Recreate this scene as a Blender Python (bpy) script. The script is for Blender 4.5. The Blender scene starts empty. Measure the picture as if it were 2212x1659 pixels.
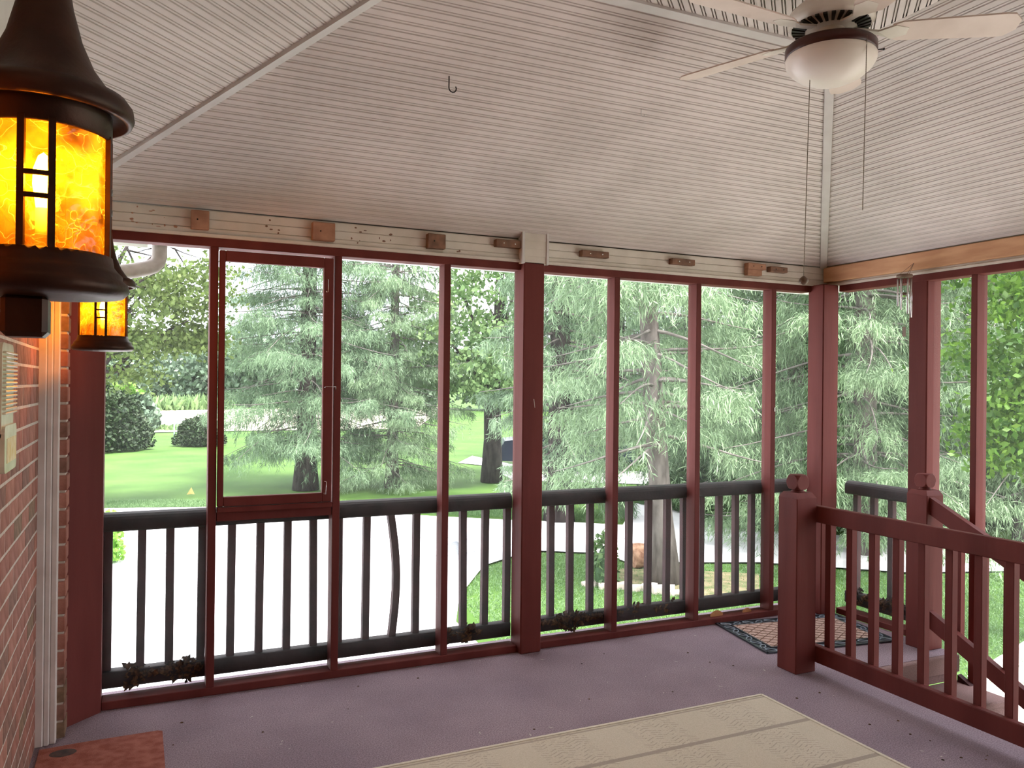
import bpy, math, random
import numpy as np
from mathutils import Matrix, Vector
R = math.radians
scn = bpy.context.scene
col = scn.collection

# ------------------------------------------------------------------ camera
CAM = np.array([0.0, 0.0, 1.52])
F_PX = 1757.3
yaw, pit, rol = R(24.783), R(0.115), R(0.597)
fw = np.array([math.sin(yaw)*math.cos(pit), math.cos(yaw)*math.cos(pit), math.sin(pit)])
rt = np.array([math.cos(yaw), -math.sin(yaw), 0.0])
up = np.cross(rt, fw)
r2 = rt*math.cos(rol) + up*math.sin(rol)
u2 = -rt*math.sin(rol) + up*math.cos(rol)
cam_d = bpy.data.cameras.new('camera')
cam_d.sensor_width = 36.0
cam_d.lens = F_PX/2212*36.0
cam_d.clip_start = 0.02
cam_d.clip_end = 1000
cam = bpy.data.objects.new('camera', cam_d)
M = Matrix.Identity(4)
for i in range(3):
    M[i][0] = r2[i]; M[i][1] = u2[i]; M[i][2] = -fw[i]; M[i][3] = CAM[i]
cam.matrix_world = M
col.objects.link(cam)
scn.camera = cam

# ------------------------------------------------------------------ world, sun, exposure
world = bpy.data.worlds.new('sky')
scn.world = world
world.use_nodes = True
wn = world.node_tree
wn.nodes.clear()
w_out = wn.nodes.new('ShaderNodeOutputWorld')
w_bg = wn.nodes.new('ShaderNodeBackground')
w_tc = wn.nodes.new('ShaderNodeTexCoord')
w_no = wn.nodes.new('ShaderNodeTexNoise'); w_no.inputs['Scale'].default_value = 2.2; w_no.inputs['Detail'].default_value = 5
w_rm = wn.nodes.new('ShaderNodeValToRGB')
w_rm.color_ramp.elements[0].position = 0.38; w_rm.color_ramp.elements[0].color = (0.78, 0.85, 1.0, 1)
w_rm.color_ramp.elements[1].position = 0.60; w_rm.color_ramp.elements[1].color = (1.0, 0.97, 0.98, 1)
wn.links.new(w_tc.outputs['Generated'], w_no.inputs['Vector'])
wn.links.new(w_no.outputs['Fac'], w_rm.inputs['Fac'])
wn.links.new(w_rm.outputs['Color'], w_bg.inputs['Color'])
wn.links.new(w_bg.outputs['Background'], w_out.inputs['Surface'])
w_bg.inputs['Strength'].default_value = 1.0

sun_d = bpy.data.lights.new('sun', 'SUN')
sun_d.energy = 2.6
sun_d.angle = R(12)
sun_d.color = (1.0, 0.92, 0.88)
sun = bpy.data.objects.new('sun', sun_d)
sun.rotation_euler = Vector((0.17, -0.42, 1.0)).to_track_quat('Z', 'Y').to_euler()
col.objects.link(sun)

scn.view_settings.view_transform = 'Standard'
scn.view_settings.look = 'None'
scn.view_settings.gamma = 1.0
scn.view_settings.use_curve_mapping = False
scn.view_settings.exposure = 2.35

# ------------------------------------------------------------------ helpers
def lin(r, g, b):
    f = lambda c: (c/12.92 if c <= .04045 else ((c+.055)/1.055)**2.4)
    return (f(r/255), f(g/255), f(b/255))

def ground_at(px, py, z):
    d = fw + (px-1106)/F_PX*r2 + (829.5-py)/F_PX*u2
    t = (z-CAM[2])/d[2]
    return CAM + t*d

def at_depth(px, py, depth):
    return CAM + depth*(fw + (px-1106)/F_PX*r2 + (829.5-py)/F_PX*u2)

class MB:
    def __init__(s): s.v = []; s.f = []; s.sm = []
    def add(s, v, f, smooth=False):
        n = len(s.v); s.v += [tuple(map(float, p)) for p in v]
        for q in f: s.f.append(tuple(i+n for i in q)); s.sm.append(smooth)
        return s
    def box(s, a, b):
        x0, y0, z0 = a; x1, y1, z1 = b
        return s.add([(x0,y0,z0),(x1,y0,z0),(x1,y1,z0),(x0,y1,z0),(x0,y0,z1),(x1,y0,z1),(x1,y1,z1),(x0,y1,z1)],
                     [(3,2,1,0),(4,5,6,7),(0,1,5,4),(1,2,6,5),(2,3,7,6),(3,0,4,7)])
    def cbox(s, a, b, c=.003):
        # box with chamfered vertical/horizontal edges
        x0,y0,z0 = a; x1,y1,z1 = b
        bm = []
        vs = []
        for (X, Y, Z, sx, sy, sz) in [(x,y,z,(1 if x==x0 else -1),(1 if y==y0 else -1),(1 if z==z0 else -1)) for x in (x0,x1) for y in (y0,y1) for z in (z0,z1)]:
            vs += [(X, Y+sy*c, Z+sz*c), (X+sx*c, Y, Z+sz*c), (X+sx*c, Y+sy*c, Z)]
        idx = lambda i,j,k,t: ((i*2+j)*2+k)*3+t
        f = []
        f.append((idx(0,0,0,0),idx(0,0,1,0),idx(0,1,1,0),idx(0,1,0,0)))
        f.append((idx(1,0,0,0),idx(1,1,0,0),idx(1,1,1,0),idx(1,0,1,0)))
        f.append((idx(0,0,0,1),idx(1,0,0,1),idx(1,0,1,1),idx(0,0,1,1)))
        f.append((idx(0,1,0,1),idx(0,1,1,1),idx(1,1,1,1),idx(1,1,0,1)))
        f.append((idx(0,0,0,2),idx(0,1,0,2),idx(1,1,0,2),idx(1,0,0,2)))
        f.append((idx(0,0,1,2),idx(1,0,1,2),idx(1,1,1,2),idx(0,1,1,2)))
        for j in (0,1):
            for k in (0,1): f.append((idx(0,j,k,1),idx(0,j,k,2),idx(1,j,k,2),idx(1,j,k,1)))
        for i in (0,1):
            for k in (0,1): f.append((idx(i,0,k,0),idx(i,0,k,2),idx(i,1,k,2),idx(i,1,k,0)))
        for i in (0,1):
            for j in (0,1): f.append((idx(i,j,0,0),idx(i,j,0,1),idx(i,j,1,1),idx(i,j,1,0)))
        for i in (0,1):
            for j in (0,1):
                for k in (0,1): f.append((idx(i,j,k,0),idx(i,j,k,1),idx(i,j,k,2)))
        return s.add(vs, f)
    def prism(s, poly, z0, z1):
        n = len(poly)
        v = [(x,y,z0) for x,y in poly] + [(x,y,z1) for x,y in poly]
        f = [tuple(range(n-1,-1,-1)), tuple(range(n,2*n))] + [(i,(i+1)%n,n+(i+1)%n,n+i) for i in range(n)]
        return s.add(v, f)
    def loft(s, A, B, smooth=False):
        # A, B: matching closed 3D loops -> capped prism
        n = len(A)
        f = [tuple(range(n-1,-1,-1)), tuple(range(n,2*n))] + [(i,(i+1)%n,n+(i+1)%n,n+i) for i in range(n)]
        return s.add(list(A)+list(B), f, smooth)
    def tube(s, pts, rad, n=6, smooth=True, cap=True):
        pts = [Vector(p) for p in pts]
        if not hasattr(rad, '__len__'): rad = [rad]*len(pts)
        v = []; k = len(pts)
        ref = None
        for i in range(k):
            t = (pts[min(i+1,k-1)]-pts[max(i-1,0)])
            if t.length < 1e-9: t = Vector((0,0,1))
            t.normalize()
            if ref is None:
                ref = Vector((1,0,0)) if abs(t.x) < .8 else Vector((0,1,0))
            a = (ref - t*ref.dot(t)).normalized(); b = t.cross(a); ref = a
            for j in range(n):
                w = 2*math.pi*j/n
                v.append(pts[i] + (a*math.cos(w)+b*math.sin(w))*rad[i])
        f = [(i*n+j, i*n+(j+1)%n, (i+1)*n+(j+1)%n, (i+1)*n+j) for i in range(k-1) for j in range(n)]
        s.add(v, f, smooth)
        if cap:
            m = len(s.v)-len(v)
            s.f.append(tuple(m+j for j in range(n-1,-1,-1))); s.sm.append(False)
            s.f.append(tuple(m+(k-1)*n+j for j in range(n))); s.sm.append(False)
        return s
    def lathe(s, prof, c, n=32, smooth=True, a0=0, a1=2*math.pi):
        full = abs(a1-a0-2*math.pi) < 1e-6
        m = n if full else n+1
        v = []
        for r, z in prof:
            for j in range(m):
                w = a0+(a1-a0)*j/n
                v.append((c[0]+r*math.cos(w), c[1]+r*math.sin(w), c[2]+z))
        f = []
        for i in range(len(prof)-1):
            for j in range(n):
                k = (j+1) % m
                f.append((i*m+j, i*m+k, (i+1)*m+k, (i+1)*m+j))
        return s.add(v, f, smooth)
    def mesh(s, name):
        me = bpy.data.meshes.new(name)
        me.from_pydata(s.v, [], s.f)
        me.polygons.foreach_set('use_smooth', s.sm)
        me.update()
        return me

def new(name, data, mat=None, parent=None):
    o = bpy.data.objects.new(name, data)
    col.objects.link(o)
    if mat is not None and data is not None and len(data.materials) == 0: data.materials.append(mat)
    if parent is not None:
        o.parent = parent
        p = parent; loc = Vector(parent.location)
        while p.parent is not None: p = p.parent
        o.matrix_parent_inverse = Matrix.Translation(-Vector(p.location)) if parent.parent is None else Matrix.Identity(4)
    return o
def part(name, mb, mat, parent):
    return new(name, mb.mesh(name) if isinstance(mb, MB) else mb, mat, parent)
def at(name, me, mat, parent, loc, rot=None):
    o = new(name, me, mat, parent); o.location = loc
    if rot: o.rotation_euler = rot
    return o
def thing(name, label, cat, loc=(0,0,0), group=None):
    o = bpy.data.objects.new(name, None); col.objects.link(o); o.location = loc
    o.empty_display_size = .1
    return tag(o, label, cat, group)
def tag(o, label=None, cat=None, group=None, kind=None):
    if label: o['label'] = label
    if cat: o['category'] = cat
    if group: o['group'] = group
    if kind: o['kind'] = kind
    return o
def struct(name, label=None, mb=None, mat=None):
    o = new(name, mb.mesh(name) if mb else None, mat)
    tag(o, label, kind='structure')
    return o

# ------------------------------------------------------------------ materials
def mat(name, c1, c2=None, scale=8, rough=.6, bump=0, bscale=60, stretch=None, detail=6, spec=.3, c3=None, pos=(.35,.65), metal=0, attr=None, transl=0):
    m = bpy.data.materials.new(name); m.use_nodes = True
    nt = m.node_tree; b = nt.nodes['Principled BSDF']
    b.inputs['Roughness'].default_value = rough
    b.inputs['Specular IOR Level'].default_value = spec
    b.inputs['Metallic'].default_value = metal
    tc = nt.nodes.new('ShaderNodeTexCoord'); mp = nt.nodes.new('ShaderNodeMapping')
    nt.links.new(tc.outputs['Object'], mp.inputs['Vector'])
    if stretch: mp.inputs['Scale'].default_value = stretch
    if c2 is None: b.inputs['Base Color'].default_value = (*c1, 1)
    else:
        no = nt.nodes.new('ShaderNodeTexNoise'); no.inputs['Scale'].default_value = scale; no.inputs['Detail'].default_value = detail
        rp = nt.nodes.new('ShaderNodeValToRGB')
        rp.color_ramp.elements[0].position = pos[0]; rp.color_ramp.elements[0].color = (*c1, 1)
        rp.color_ramp.elements[1].position = pos[1]; rp.color_ramp.elements[1].color = (*c2, 1)
        if c3: e = rp.color_ramp.elements.new((pos[0]+pos[1])/2); e.color = (*c3, 1)
        if attr:
            at_ = nt.nodes.new('ShaderNodeAttribute'); at_.attribute_name = attr
            nt.links.new(at_.outputs['Fac'], rp.inputs['Fac'])
        else:
            nt.links.new(mp.outputs['Vector'], no.inputs['Vector'])
            nt.links.new(no.outputs['Fac'], rp.inputs['Fac'])
        nt.links.new(rp.outputs['Color'], b.inputs['Base Color'])
        if transl:
            tr = nt.nodes.new('ShaderNodeBsdfTranslucent'); mx = nt.nodes.new('ShaderNodeMixShader')
            mx.inputs[0].default_value = transl
            nt.links.new(rp.outputs['Color'], tr.inputs['Color'])
            nt.links.new(b.outputs[0], mx.inputs[1]); nt.links.new(tr.outputs[0], mx.inputs[2])
            nt.links.new(mx.outputs[0], nt.nodes['Material Output'].inputs['Surface'])
    if bump:
        n2 = nt.nodes.new('ShaderNodeTexNoise'); n2.inputs['Scale'].default_value = bscale; n2.inputs['Detail'].default_value = 4
        bp = nt.nodes.new('ShaderNodeBump'); bp.inputs['Strength'].default_value = bump; bp.inputs['Distance'].default_value = .004
        nt.links.new(mp.outputs['Vector'], n2.inputs['Vector'])
        nt.links.new(n2.outputs['Fac'], bp.inputs['Height']); nt.links.new(bp.outputs['Normal'], b.inputs['Normal'])
    return m

RED = mat('red_painted_wood', (.108,.0215,.0180), (.160,.037,.031), 5, .65, .25, 40, (1,1,.12), spec=.2)
REDW = mat('weathered_red_wood', (.030,.011,.012), (.065,.022,.024), 6, .7, .4, 60, spec=.25)
DARKRAIL = mat('weathered_shade_dark_rail', (.013,.008,.008), (.030,.017,.017), 12, .6, .5, 50)  # weathered brown, darkened further to put backlit shade into the colour
WHITE = mat('white_painted_beadboard', (.62,.565,.535), (.70,.64,.61), 3, .5, .05, 80, detail=3)
BANDW = mat('white_header_paint', (.62,.57,.50), (.72,.67,.60), 7, .55, .1, 60)
TRIMW = mat('white_trim_paint', (.58,.55,.53), (.66,.64,.62), 6, .45)
CASING = mat('white_casing_paint', (.60,.55,.51), (.70,.65,.61), 9, .5)
SOFFIT = mat('white_soffit', (.80,.80,.80), None, rough=.5)
GUTTER = mat('white_aluminium', (.72,.70,.69), (.80,.80,.80), 20, .4)
SPOUT = mat('shade_tinted_downspout', (.30,.25,.23), (.40,.34,.31), 20, .5)  # duller, pinkish tone puts the spout's shade into its colour
MORTAR = mat('mortar', (.50,.43,.36), (.62,.55,.48), 30, .9, .4, 90)
BRICKS = [mat('red_brick', (.25,.095,.065), (.36,.155,.115), 18, .85, .6, 70),
          mat('brown_brick', (.18,.090,.065), (.28,.14,.105), 22, .85, .6, 70),
          mat('dark_olive_brick', (.16,.10,.06), (.26,.16,.10), 25, .85, .6, 70),
          mat('orange_brick', (.30,.12,.08), (.42,.19,.14), 18, .85, .6, 70)]
PINE = mat('bare_pine', (.52,.27,.14), (.66,.38,.21), 4, .6, .15, 60, (6,1,6))
BLOCK = mat('bare_wood_block', (.33,.16,.10), (.46,.25,.16), 14, .7, .2, 60)
BLOCKD = mat('weathered_wood_block', (.15,.085,.06), (.26,.14,.09), 20, .75, .2, 60)
BLACKM = mat('black_metal', (.010,.009,.009), None, rough=.4)
BRONZE = mat('dark_bronze', (.028,.010,.005), (.060,.022,.011), 14, .45, .1, 120, metal=.55, spec=.5)
FANW = mat('fan_enamel', (.62,.57,.48), (.72,.68,.60), 5, .35)
BLADE = mat('fan_blade_wood', (.60,.50,.43), (.68,.58,.51), 6, .45)
RIMD = mat('fan_dark_band', (.045,.012,.010), None, rough=.35)
BOWL = mat('frosted_bowl_glass', (.74,.68,.60), (.80,.75,.68), 4, .3)
CHAIN = mat('brass_chain', (.20,.16,.11), None, rough=.4, metal=.6)
STEEL = mat('chime_tube', (.75,.75,.76), None, rough=.25, metal=.9)
CHIMEW = mat('chime_wood', (.16,.10,.07), None, rough=.5)
BEIGE = mat('beige_plastic', (.62,.55,.40), (.74,.68,.52), 10, .25, spec=.5)
LABELY = mat('yellow_print', (.70,.50,.16), (.78,.66,.42), 40, .5)
MATRED = mat('red_mat_pile', (.26,.070,.045), (.38,.13,.090), 26, .95, .8, 300)
RUBBER = mat('black_rubber', (.022,.026,.034), (.040,.048,.060), 30, .32, spec=.6)
COIR = mat('brown_coir', (.38,.25,.20), (.56,.40,.34), 60, .95, .8, 250)
LITTER = mat('dead_leaves', (.022,.013,.008), (.13,.065,.028), 60, .9)
LEAFDRY = mat('dry_leaf', (.42,.20,.08), (.55,.28,.13), 20, .8)
CHIPS = mat('pale_chips', (.55,.50,.45), None, rough=.8)
BARK = mat('spruce_bark', (.085,.072,.066), (.19,.165,.155), 9, .95, .8, 40, (1,1,.35))
BARKD = mat('dark_bark', (.025,.020,.020), (.065,.052,.050), 9, .95, .8, 40, (1,1,.35))
TWIG = mat('twig_wood', (.14,.125,.115), (.24,.22,.205), 6, .9)
SPRUCE = mat('spruce_needles', (.018,.045,.026), (.27,.405,.235), rough=.6, attr='tint', pos=(.05,.95), transl=.15)  # both spruce ramps widened to put crown shadows and highlights into the colour
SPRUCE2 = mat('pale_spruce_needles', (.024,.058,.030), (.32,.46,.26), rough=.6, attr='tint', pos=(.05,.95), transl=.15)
MAPLE = mat('maple_leaves', (.095,.185,.065), (.28,.42,.17), rough=.5, attr='tint', pos=(0,1), transl=.35)
MAPLEN = mat('bright_maple_leaves', (.028,.095,.012), (.150,.285,.035), rough=.45, attr='tint', pos=(0,1), transl=.4)
OLIVE = mat('olive_leaves', (.050,.090,.020), (.175,.245,.070), rough=.5, attr='tint', pos=(0,1), transl=.35)
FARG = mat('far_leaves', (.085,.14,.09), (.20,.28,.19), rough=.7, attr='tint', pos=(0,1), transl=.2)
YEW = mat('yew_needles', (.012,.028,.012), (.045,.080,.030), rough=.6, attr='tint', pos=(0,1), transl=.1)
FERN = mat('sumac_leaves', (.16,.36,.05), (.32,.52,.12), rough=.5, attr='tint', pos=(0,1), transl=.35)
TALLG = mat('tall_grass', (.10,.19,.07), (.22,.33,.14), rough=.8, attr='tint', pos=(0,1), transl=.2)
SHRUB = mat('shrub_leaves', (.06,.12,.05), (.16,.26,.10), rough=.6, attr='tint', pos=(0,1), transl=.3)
LOG = mat('rotting_log', (.20,.10,.06), (.42,.26,.17), 14, .95, .8, 60)
STONE = mat('pale_flagstone', (.48,.42,.36), (.66,.60,.53), 9, .9, .5, 40)
CONC = mat('driveway_concrete', (.60,.60,.62), (.78,.78,.79), 1.2, .9, .3, 30)
ASPH = mat('pavement_joint', (.34,.35,.38), None, rough=.9)
FIELD = mat('dry_field', (.58,.52,.40), (.74,.70,.58), .6, .95)
LAWN = mat('lawn_grass', (.038,.095,.012), (.070,.145,.024), .55, .95, .9, 14, c3=(.052,.118,.017))
CARB = mat('car_paint', (.012,.018,.045), None, rough=.2, spec=.6)
TYRE = mat('tyre', (.012,.012,.013), None, rough=.8)
ALLOY = mat('alloy_wheel', (.45,.46,.48), None, rough=.3, metal=.7)
GATEM = mat('galvanised_steel', (.30,.42,.42), None, rough=.4)
GREYP = mat('grey_plastic', (.35,.37,.40), None, rough=.5)
YLEAF = mat('yellow_leaf', (.75,.55,.22), None, rough=.7)
ROOFM = mat('roof_deck', (.20,.17,.14), None, rough=.9)

def carpet():
    m = mat('purple_grey_carpet', (.20,.158,.180), (.36,.292,.325), 170, .95, .7, 420, detail=3)
    nt = m.node_tree; b = nt.nodes['Principled BSDF']
    src = b.inputs['Base Color'].links[0].from_socket
    tc = nt.nodes.new('ShaderNodeTexCoord'); n = nt.nodes.new('ShaderNodeTexNoise'); n.inputs['Scale'].default_value = 2.3; n.inputs['Detail'].default_value = 7
    rp = nt.nodes.new('ShaderNodeValToRGB'); rp.color_ramp.elements[0].position = .35; rp.color_ramp.elements[0].color = (.86,.80,.84,1)
    rp.color_ramp.elements[1].position = .68; rp.color_ramp.elements[1].color = (1.08,1.02,1.04,1)
    mx = nt.nodes.new('ShaderNodeMix'); mx.data_type = 'RGBA'; mx.blend_type = 'MULTIPLY'; mx.inputs['Factor'].default_value = 1
    nt.links.new(tc.outputs['Object'], n.inputs['Vector']); nt.links.new(n.outputs['Fac'], rp.inputs['Fac'])
    nt.links.new(src, mx.inputs['A']); nt.links.new(rp.outputs['Color'], mx.inputs['B']); nt.links.new(mx.outputs['Result'], b.inputs['Base Color'])
    return m
CARPET = carpet()
STAIRC = mat('stair_carpet', (.20,.125,.115), (.28,.18,.17), 200, .95, .6, 400, detail=3)

def screen_mat():
    m = bpy.data.materials.new('insect_mesh'); m.use_nodes = True; nt = m.node_tree
    nt.nodes.remove(nt.nodes['Principled BSDF'])
    tr = nt.nodes.new('ShaderNodeBsdfTransparent'); d = nt.nodes.new('ShaderNodeBsdfDiffuse'); t = nt.nodes.new('ShaderNodeBsdfTranslucent')
    d.inputs['Color'].default_value = (.55,.57,.56,1); t.inputs['Color'].default_value = (.62,.64,.62,1)
    a = nt.nodes.new('ShaderNodeMixShader'); a.inputs[0].default_value = .6
    mx = nt.nodes.new('ShaderNodeMixShader'); mx.inputs[0].default_value = .024
    nt.links.new(d.outputs[0], a.inputs[1]); nt.links.new(t.outputs[0], a.inputs[2])
    nt.links.new(tr.outputs[0], mx.inputs[1]); nt.links.new(a.outputs[0], mx.inputs[2])
    nt.links.new(mx.outputs[0], nt.nodes['Material Output'].inputs['Surface'])
    return m
SCREEN = screen_mat()

def amber():
    m = bpy.data.materials.new('amber_crackle_glass'); m.use_nodes = True; nt = m.node_tree
    nt.nodes.remove(nt.nodes['Principled BSDF'])
    tr = nt.nodes.new('ShaderNodeBsdfTransparent'); tl = nt.nodes.new('ShaderNodeBsdfTranslucent'); gl = nt.nodes.new('ShaderNodeBsdfGlossy')
    gl.inputs['Roughness'].default_value = .15
    tc = nt.nodes.new('ShaderNodeTexCoord')
    vo = nt.nodes.new('ShaderNodeTexVoronoi'); vo.feature = 'DISTANCE_TO_EDGE'; vo.inputs['Scale'].default_value = 34
    no = nt.nodes.new('ShaderNodeTexNoise'); no.inputs['Scale'].default_value = 18
    va = nt.nodes.new('ShaderNodeMix'); va.data_type = 'VECTOR'; va.inputs['Factor'].default_value = .12
    nt.links.new(tc.outputs['Object'], no.inputs['Vector'])
    nt.links.new(tc.outputs['Object'], va.inputs['A']); nt.links.new(no.outputs['Color'], va.inputs['B'])
    nt.links.new(va.outputs['Result'], vo.inputs['Vector'])
    r1 = nt.nodes.new('ShaderNodeValToRGB'); r1.color_ramp.elements[0].position = .0; r1.color_ramp.elements[0].color = (1,.50,.05,1)
    r1.color_ramp.elements[1].position = .018; r1.color_ramp.elements[1].color = (1,.31,.006,1)
    nt.links.new(vo.outputs['Distance'], r1.inputs['Fac'])
    nt.links.new(r1.outputs['Color'], tl.inputs['Color'])
    tr.inputs['Color'].default_value = (1,.44,.03,1)
    a = nt.nodes.new('ShaderNodeMixShader')
    n4 = nt.nodes.new('ShaderNodeTexNoise'); n4.inputs['Scale'].default_value = 26; n4.inputs['Detail'].default_value = 5
    nt.links.new(tc.outputs['Object'], n4.inputs['Vector'])
    r4 = nt.nodes.new('ShaderNodeMapRange'); r4.inputs['From Min'].default_value = .3; r4.inputs['From Max'].default_value = .72; r4.inputs['To Min'].default_value = .02; r4.inputs['To Max'].default_value = .20
    nt.links.new(n4.outputs['Fac'], r4.inputs['Value'])
    r5 = nt.nodes.new('ShaderNodeMapRange'); r5.inputs['From Min'].default_value = 0; r5.inputs['From Max'].default_value = .02; r5.inputs['To Min'].default_value = .34; r5.inputs['To Max'].default_value = 0
    nt.links.new(vo.outputs['Distance'], r5.inputs['Value'])
    m5 = nt.nodes.new('ShaderNodeMath'); m5.operation = 'MULTIPLY'; nt.links.new(r5.outputs[0], m5.inputs[0]); nt.links.new(n4.outputs['Fac'], m5.inputs[1])
    m6 = nt.nodes.new('ShaderNodeMath'); m6.operation = 'ADD'; nt.links.new(r4.outputs[0], m6.inputs[0]); nt.links.new(m5.outputs[0], m6.inputs[1])
    nt.links.new(m6.outputs[0], a.inputs[0])
    nt.links.new(tr.outputs[0], a.inputs[1]); nt.links.new(tl.outputs[0], a.inputs[2])
    b = nt.nodes.new('ShaderNodeMixShader'); b.inputs[0].default_value = .04
    nt.links.new(a.outputs[0], b.inputs[1]); nt.links.new(gl.outputs[0], b.inputs[2])
    bp = nt.nodes.new('ShaderNodeBump'); bp.inputs['Strength'].default_value = .5; bp.inputs['Distance'].default_value = .003
    nt.links.new(vo.outputs['Distance'], bp.inputs['Height'])
    nt.links.new(bp.outputs['Normal'], gl.inputs['Normal'])
    nt.links.new(b.outputs[0], nt.nodes['Material Output'].inputs['Surface'])
    return m
AMBER = amber()
def emis(name, c, s):
    m = bpy.data.materials.new(name); m.use_nodes = True; nt = m.node_tree; nt.nodes.remove(nt.nodes['Principled BSDF'])
    e = nt.nodes.new('ShaderNodeEmission'); e.inputs['Color'].default_value = (*c, 1); e.inputs['Strength'].default_value = s
    nt.links.new(e.outputs[0], nt.nodes['Material Output'].inputs['Surface']); return m
BULB = emis('lit_bulb', (1,.72,.34), 30)
def pane_mat():
    m = bpy.data.materials.new('clear_pane'); m.use_nodes = True; nt = m.node_tree; nt.nodes.remove(nt.nodes['Principled BSDF'])
    tr = nt.nodes.new('ShaderNodeBsdfTransparent'); tr.inputs['Color'].default_value = (.95,.96,.95,1)
    gl = nt.nodes.new('ShaderNodeBsdfGlossy'); gl.inputs['Roughness'].default_value = .02
    mx = nt.nodes.new('ShaderNodeMixShader'); mx.inputs[0].default_value = .012
    nt.links.new(tr.outputs[0], mx.inputs[1]); nt.links.new(gl.outputs[0], mx.inputs[2]); nt.links.new(mx.outputs[0], nt.nodes['Material Output'].inputs['Surface'])
    return m
PANE = pane_mat()

def rug_mat():
    m = mat('woven_rug', (.50,.44,.335), (.58,.515,.41), 200, .95, .5, 350)
    nt = m.node_tree; b = nt.nodes['Principled BSDF']; L = nt.links
    src = b.inputs['Base Color'].links[0].from_socket
    tc = nt.nodes.new('ShaderNodeTexCoord'); sx = nt.nodes.new('ShaderNodeSeparateXYZ'); L.new(tc.outputs['Object'], sx.inputs[0])
    def math_(op, a, b_=None, v=None):
        n = nt.nodes.new('ShaderNodeMath'); n.operation = op
        for i, q in enumerate((a, b_)):
            if q is None: continue
            if isinstance(q, (int, float)): n.inputs[i].default_value = q
            else: L.new(q, n.inputs[i])
        return n.outputs[0]
    X, Y = sx.outputs['X'], sx.outputs['Y']
    # herringbone: zig-zag ridges inside columns
    tri = math_('ABSOLUTE', math_('SUBTRACT', math_('FRACT', math_('MULTIPLY', X, 9.0)), .5))
    ph = math_('ADD', math_('MULTIPLY', tri, 2.6), math_('MULTIPLY', Y, 46.0))
    zig = math_('LESS_THAN', math_('FRACT', ph), .28)
    colm = math_('GREATER_THAN', math_('FRACT', math_('MULTIPLY', X, 2.25)), .42)
    n = nt.nodes.new('ShaderNodeTexNoise'); n.inputs['Scale'].default_value = 42; L.new(tc.outputs['Object'], n.inputs['Vector'])
    wear = math_('GREATER_THAN', n.outputs['Fac'], .47)
    pat = math_('MULTIPLY', math_('MULTIPLY', zig, colm), wear)
    # darker woven bands that run along the rug's long side
    fy = math_('FRACT', math_('MULTIPLY', math_('SUBTRACT', 3.13, Y), 2.6))
    band = math_('MULTIPLY', math_('GREATER_THAN', fy, .80), math_('LESS_THAN', fy, .87))
    fy2 = math_('SUBTRACT', 3.13, Y)
    edge = math_('MULTIPLY', math_('GREATER_THAN', fy2, .022), math_('LESS_THAN', fy2, .034))
    k = math_('MAXIMUM', math_('MULTIPLY', pat, .42), math_('MAXIMUM', math_('MULTIPLY', band, .6), math_('MULTIPLY', edge, .55)))
    mx = nt.nodes.new('ShaderNodeMix'); mx.data_type = 'RGBA'; L.new(k, mx.inputs['Factor'])
    L.new(src, mx.inputs['A']); mx.inputs['B'].default_value = (.22,.17,.145,1); L.new(mx.outputs['Result'], b.inputs['Base Color'])
    return m
RUG = rug_mat()

# ------------------------------------------------------------------ key dimensions (metres, floor = 0)
D = 4.197          # inner face of the front screen wall
XR = 4.325         # inner face of the right screen wall
XW = -0.367        # face of the brick house wall
HH = 2.226         # underside of the white header band
ZC = 2.36          # where the sloped ceilings start
S = .558           # ceiling pitch
ZT = 3.107         # flat ceiling
YT, XT = 2.858, 2.956
XL = 1.0
GZ = -1.2          # ground
YB = -2.0          # back end of the porch

# ================================================================== SETTING
# floor with the stairwell cut out
fl = MB()
fl.prism([(XW-.1,YB),(3.5,YB),(3.5,3.2),(4.32,3.2),(4.32,4.44),(XW-.1,4.44)], -.06, 0)
floor = struct('floor', 'purple grey carpeted porch floor', fl, CARPET)
e = MB(); e.cbox((3.5,.4,-.10),(3.53,3.17,-.004),.004); part('floor_edge', e, STAIRC, floor)
e = MB(); e.cbox((3.5,3.165,-.10),(4.32,3.205,-.002),.006); part('floor_edge', e, STAIRC, floor)
e = MB(); e.box((XW-.1,YB,-.35),(3.46,4.40,-.06)); part('floor_frame', e, REDW, floor)
for x in (.2,2.0,3.3):
    for y in (-1.8, 4.30):
        e = MB(); e.box((x-.08,y-.08,GZ),(x+.08,y+.08,-.35)); part('foundation_pier', e, REDW, floor)

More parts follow.
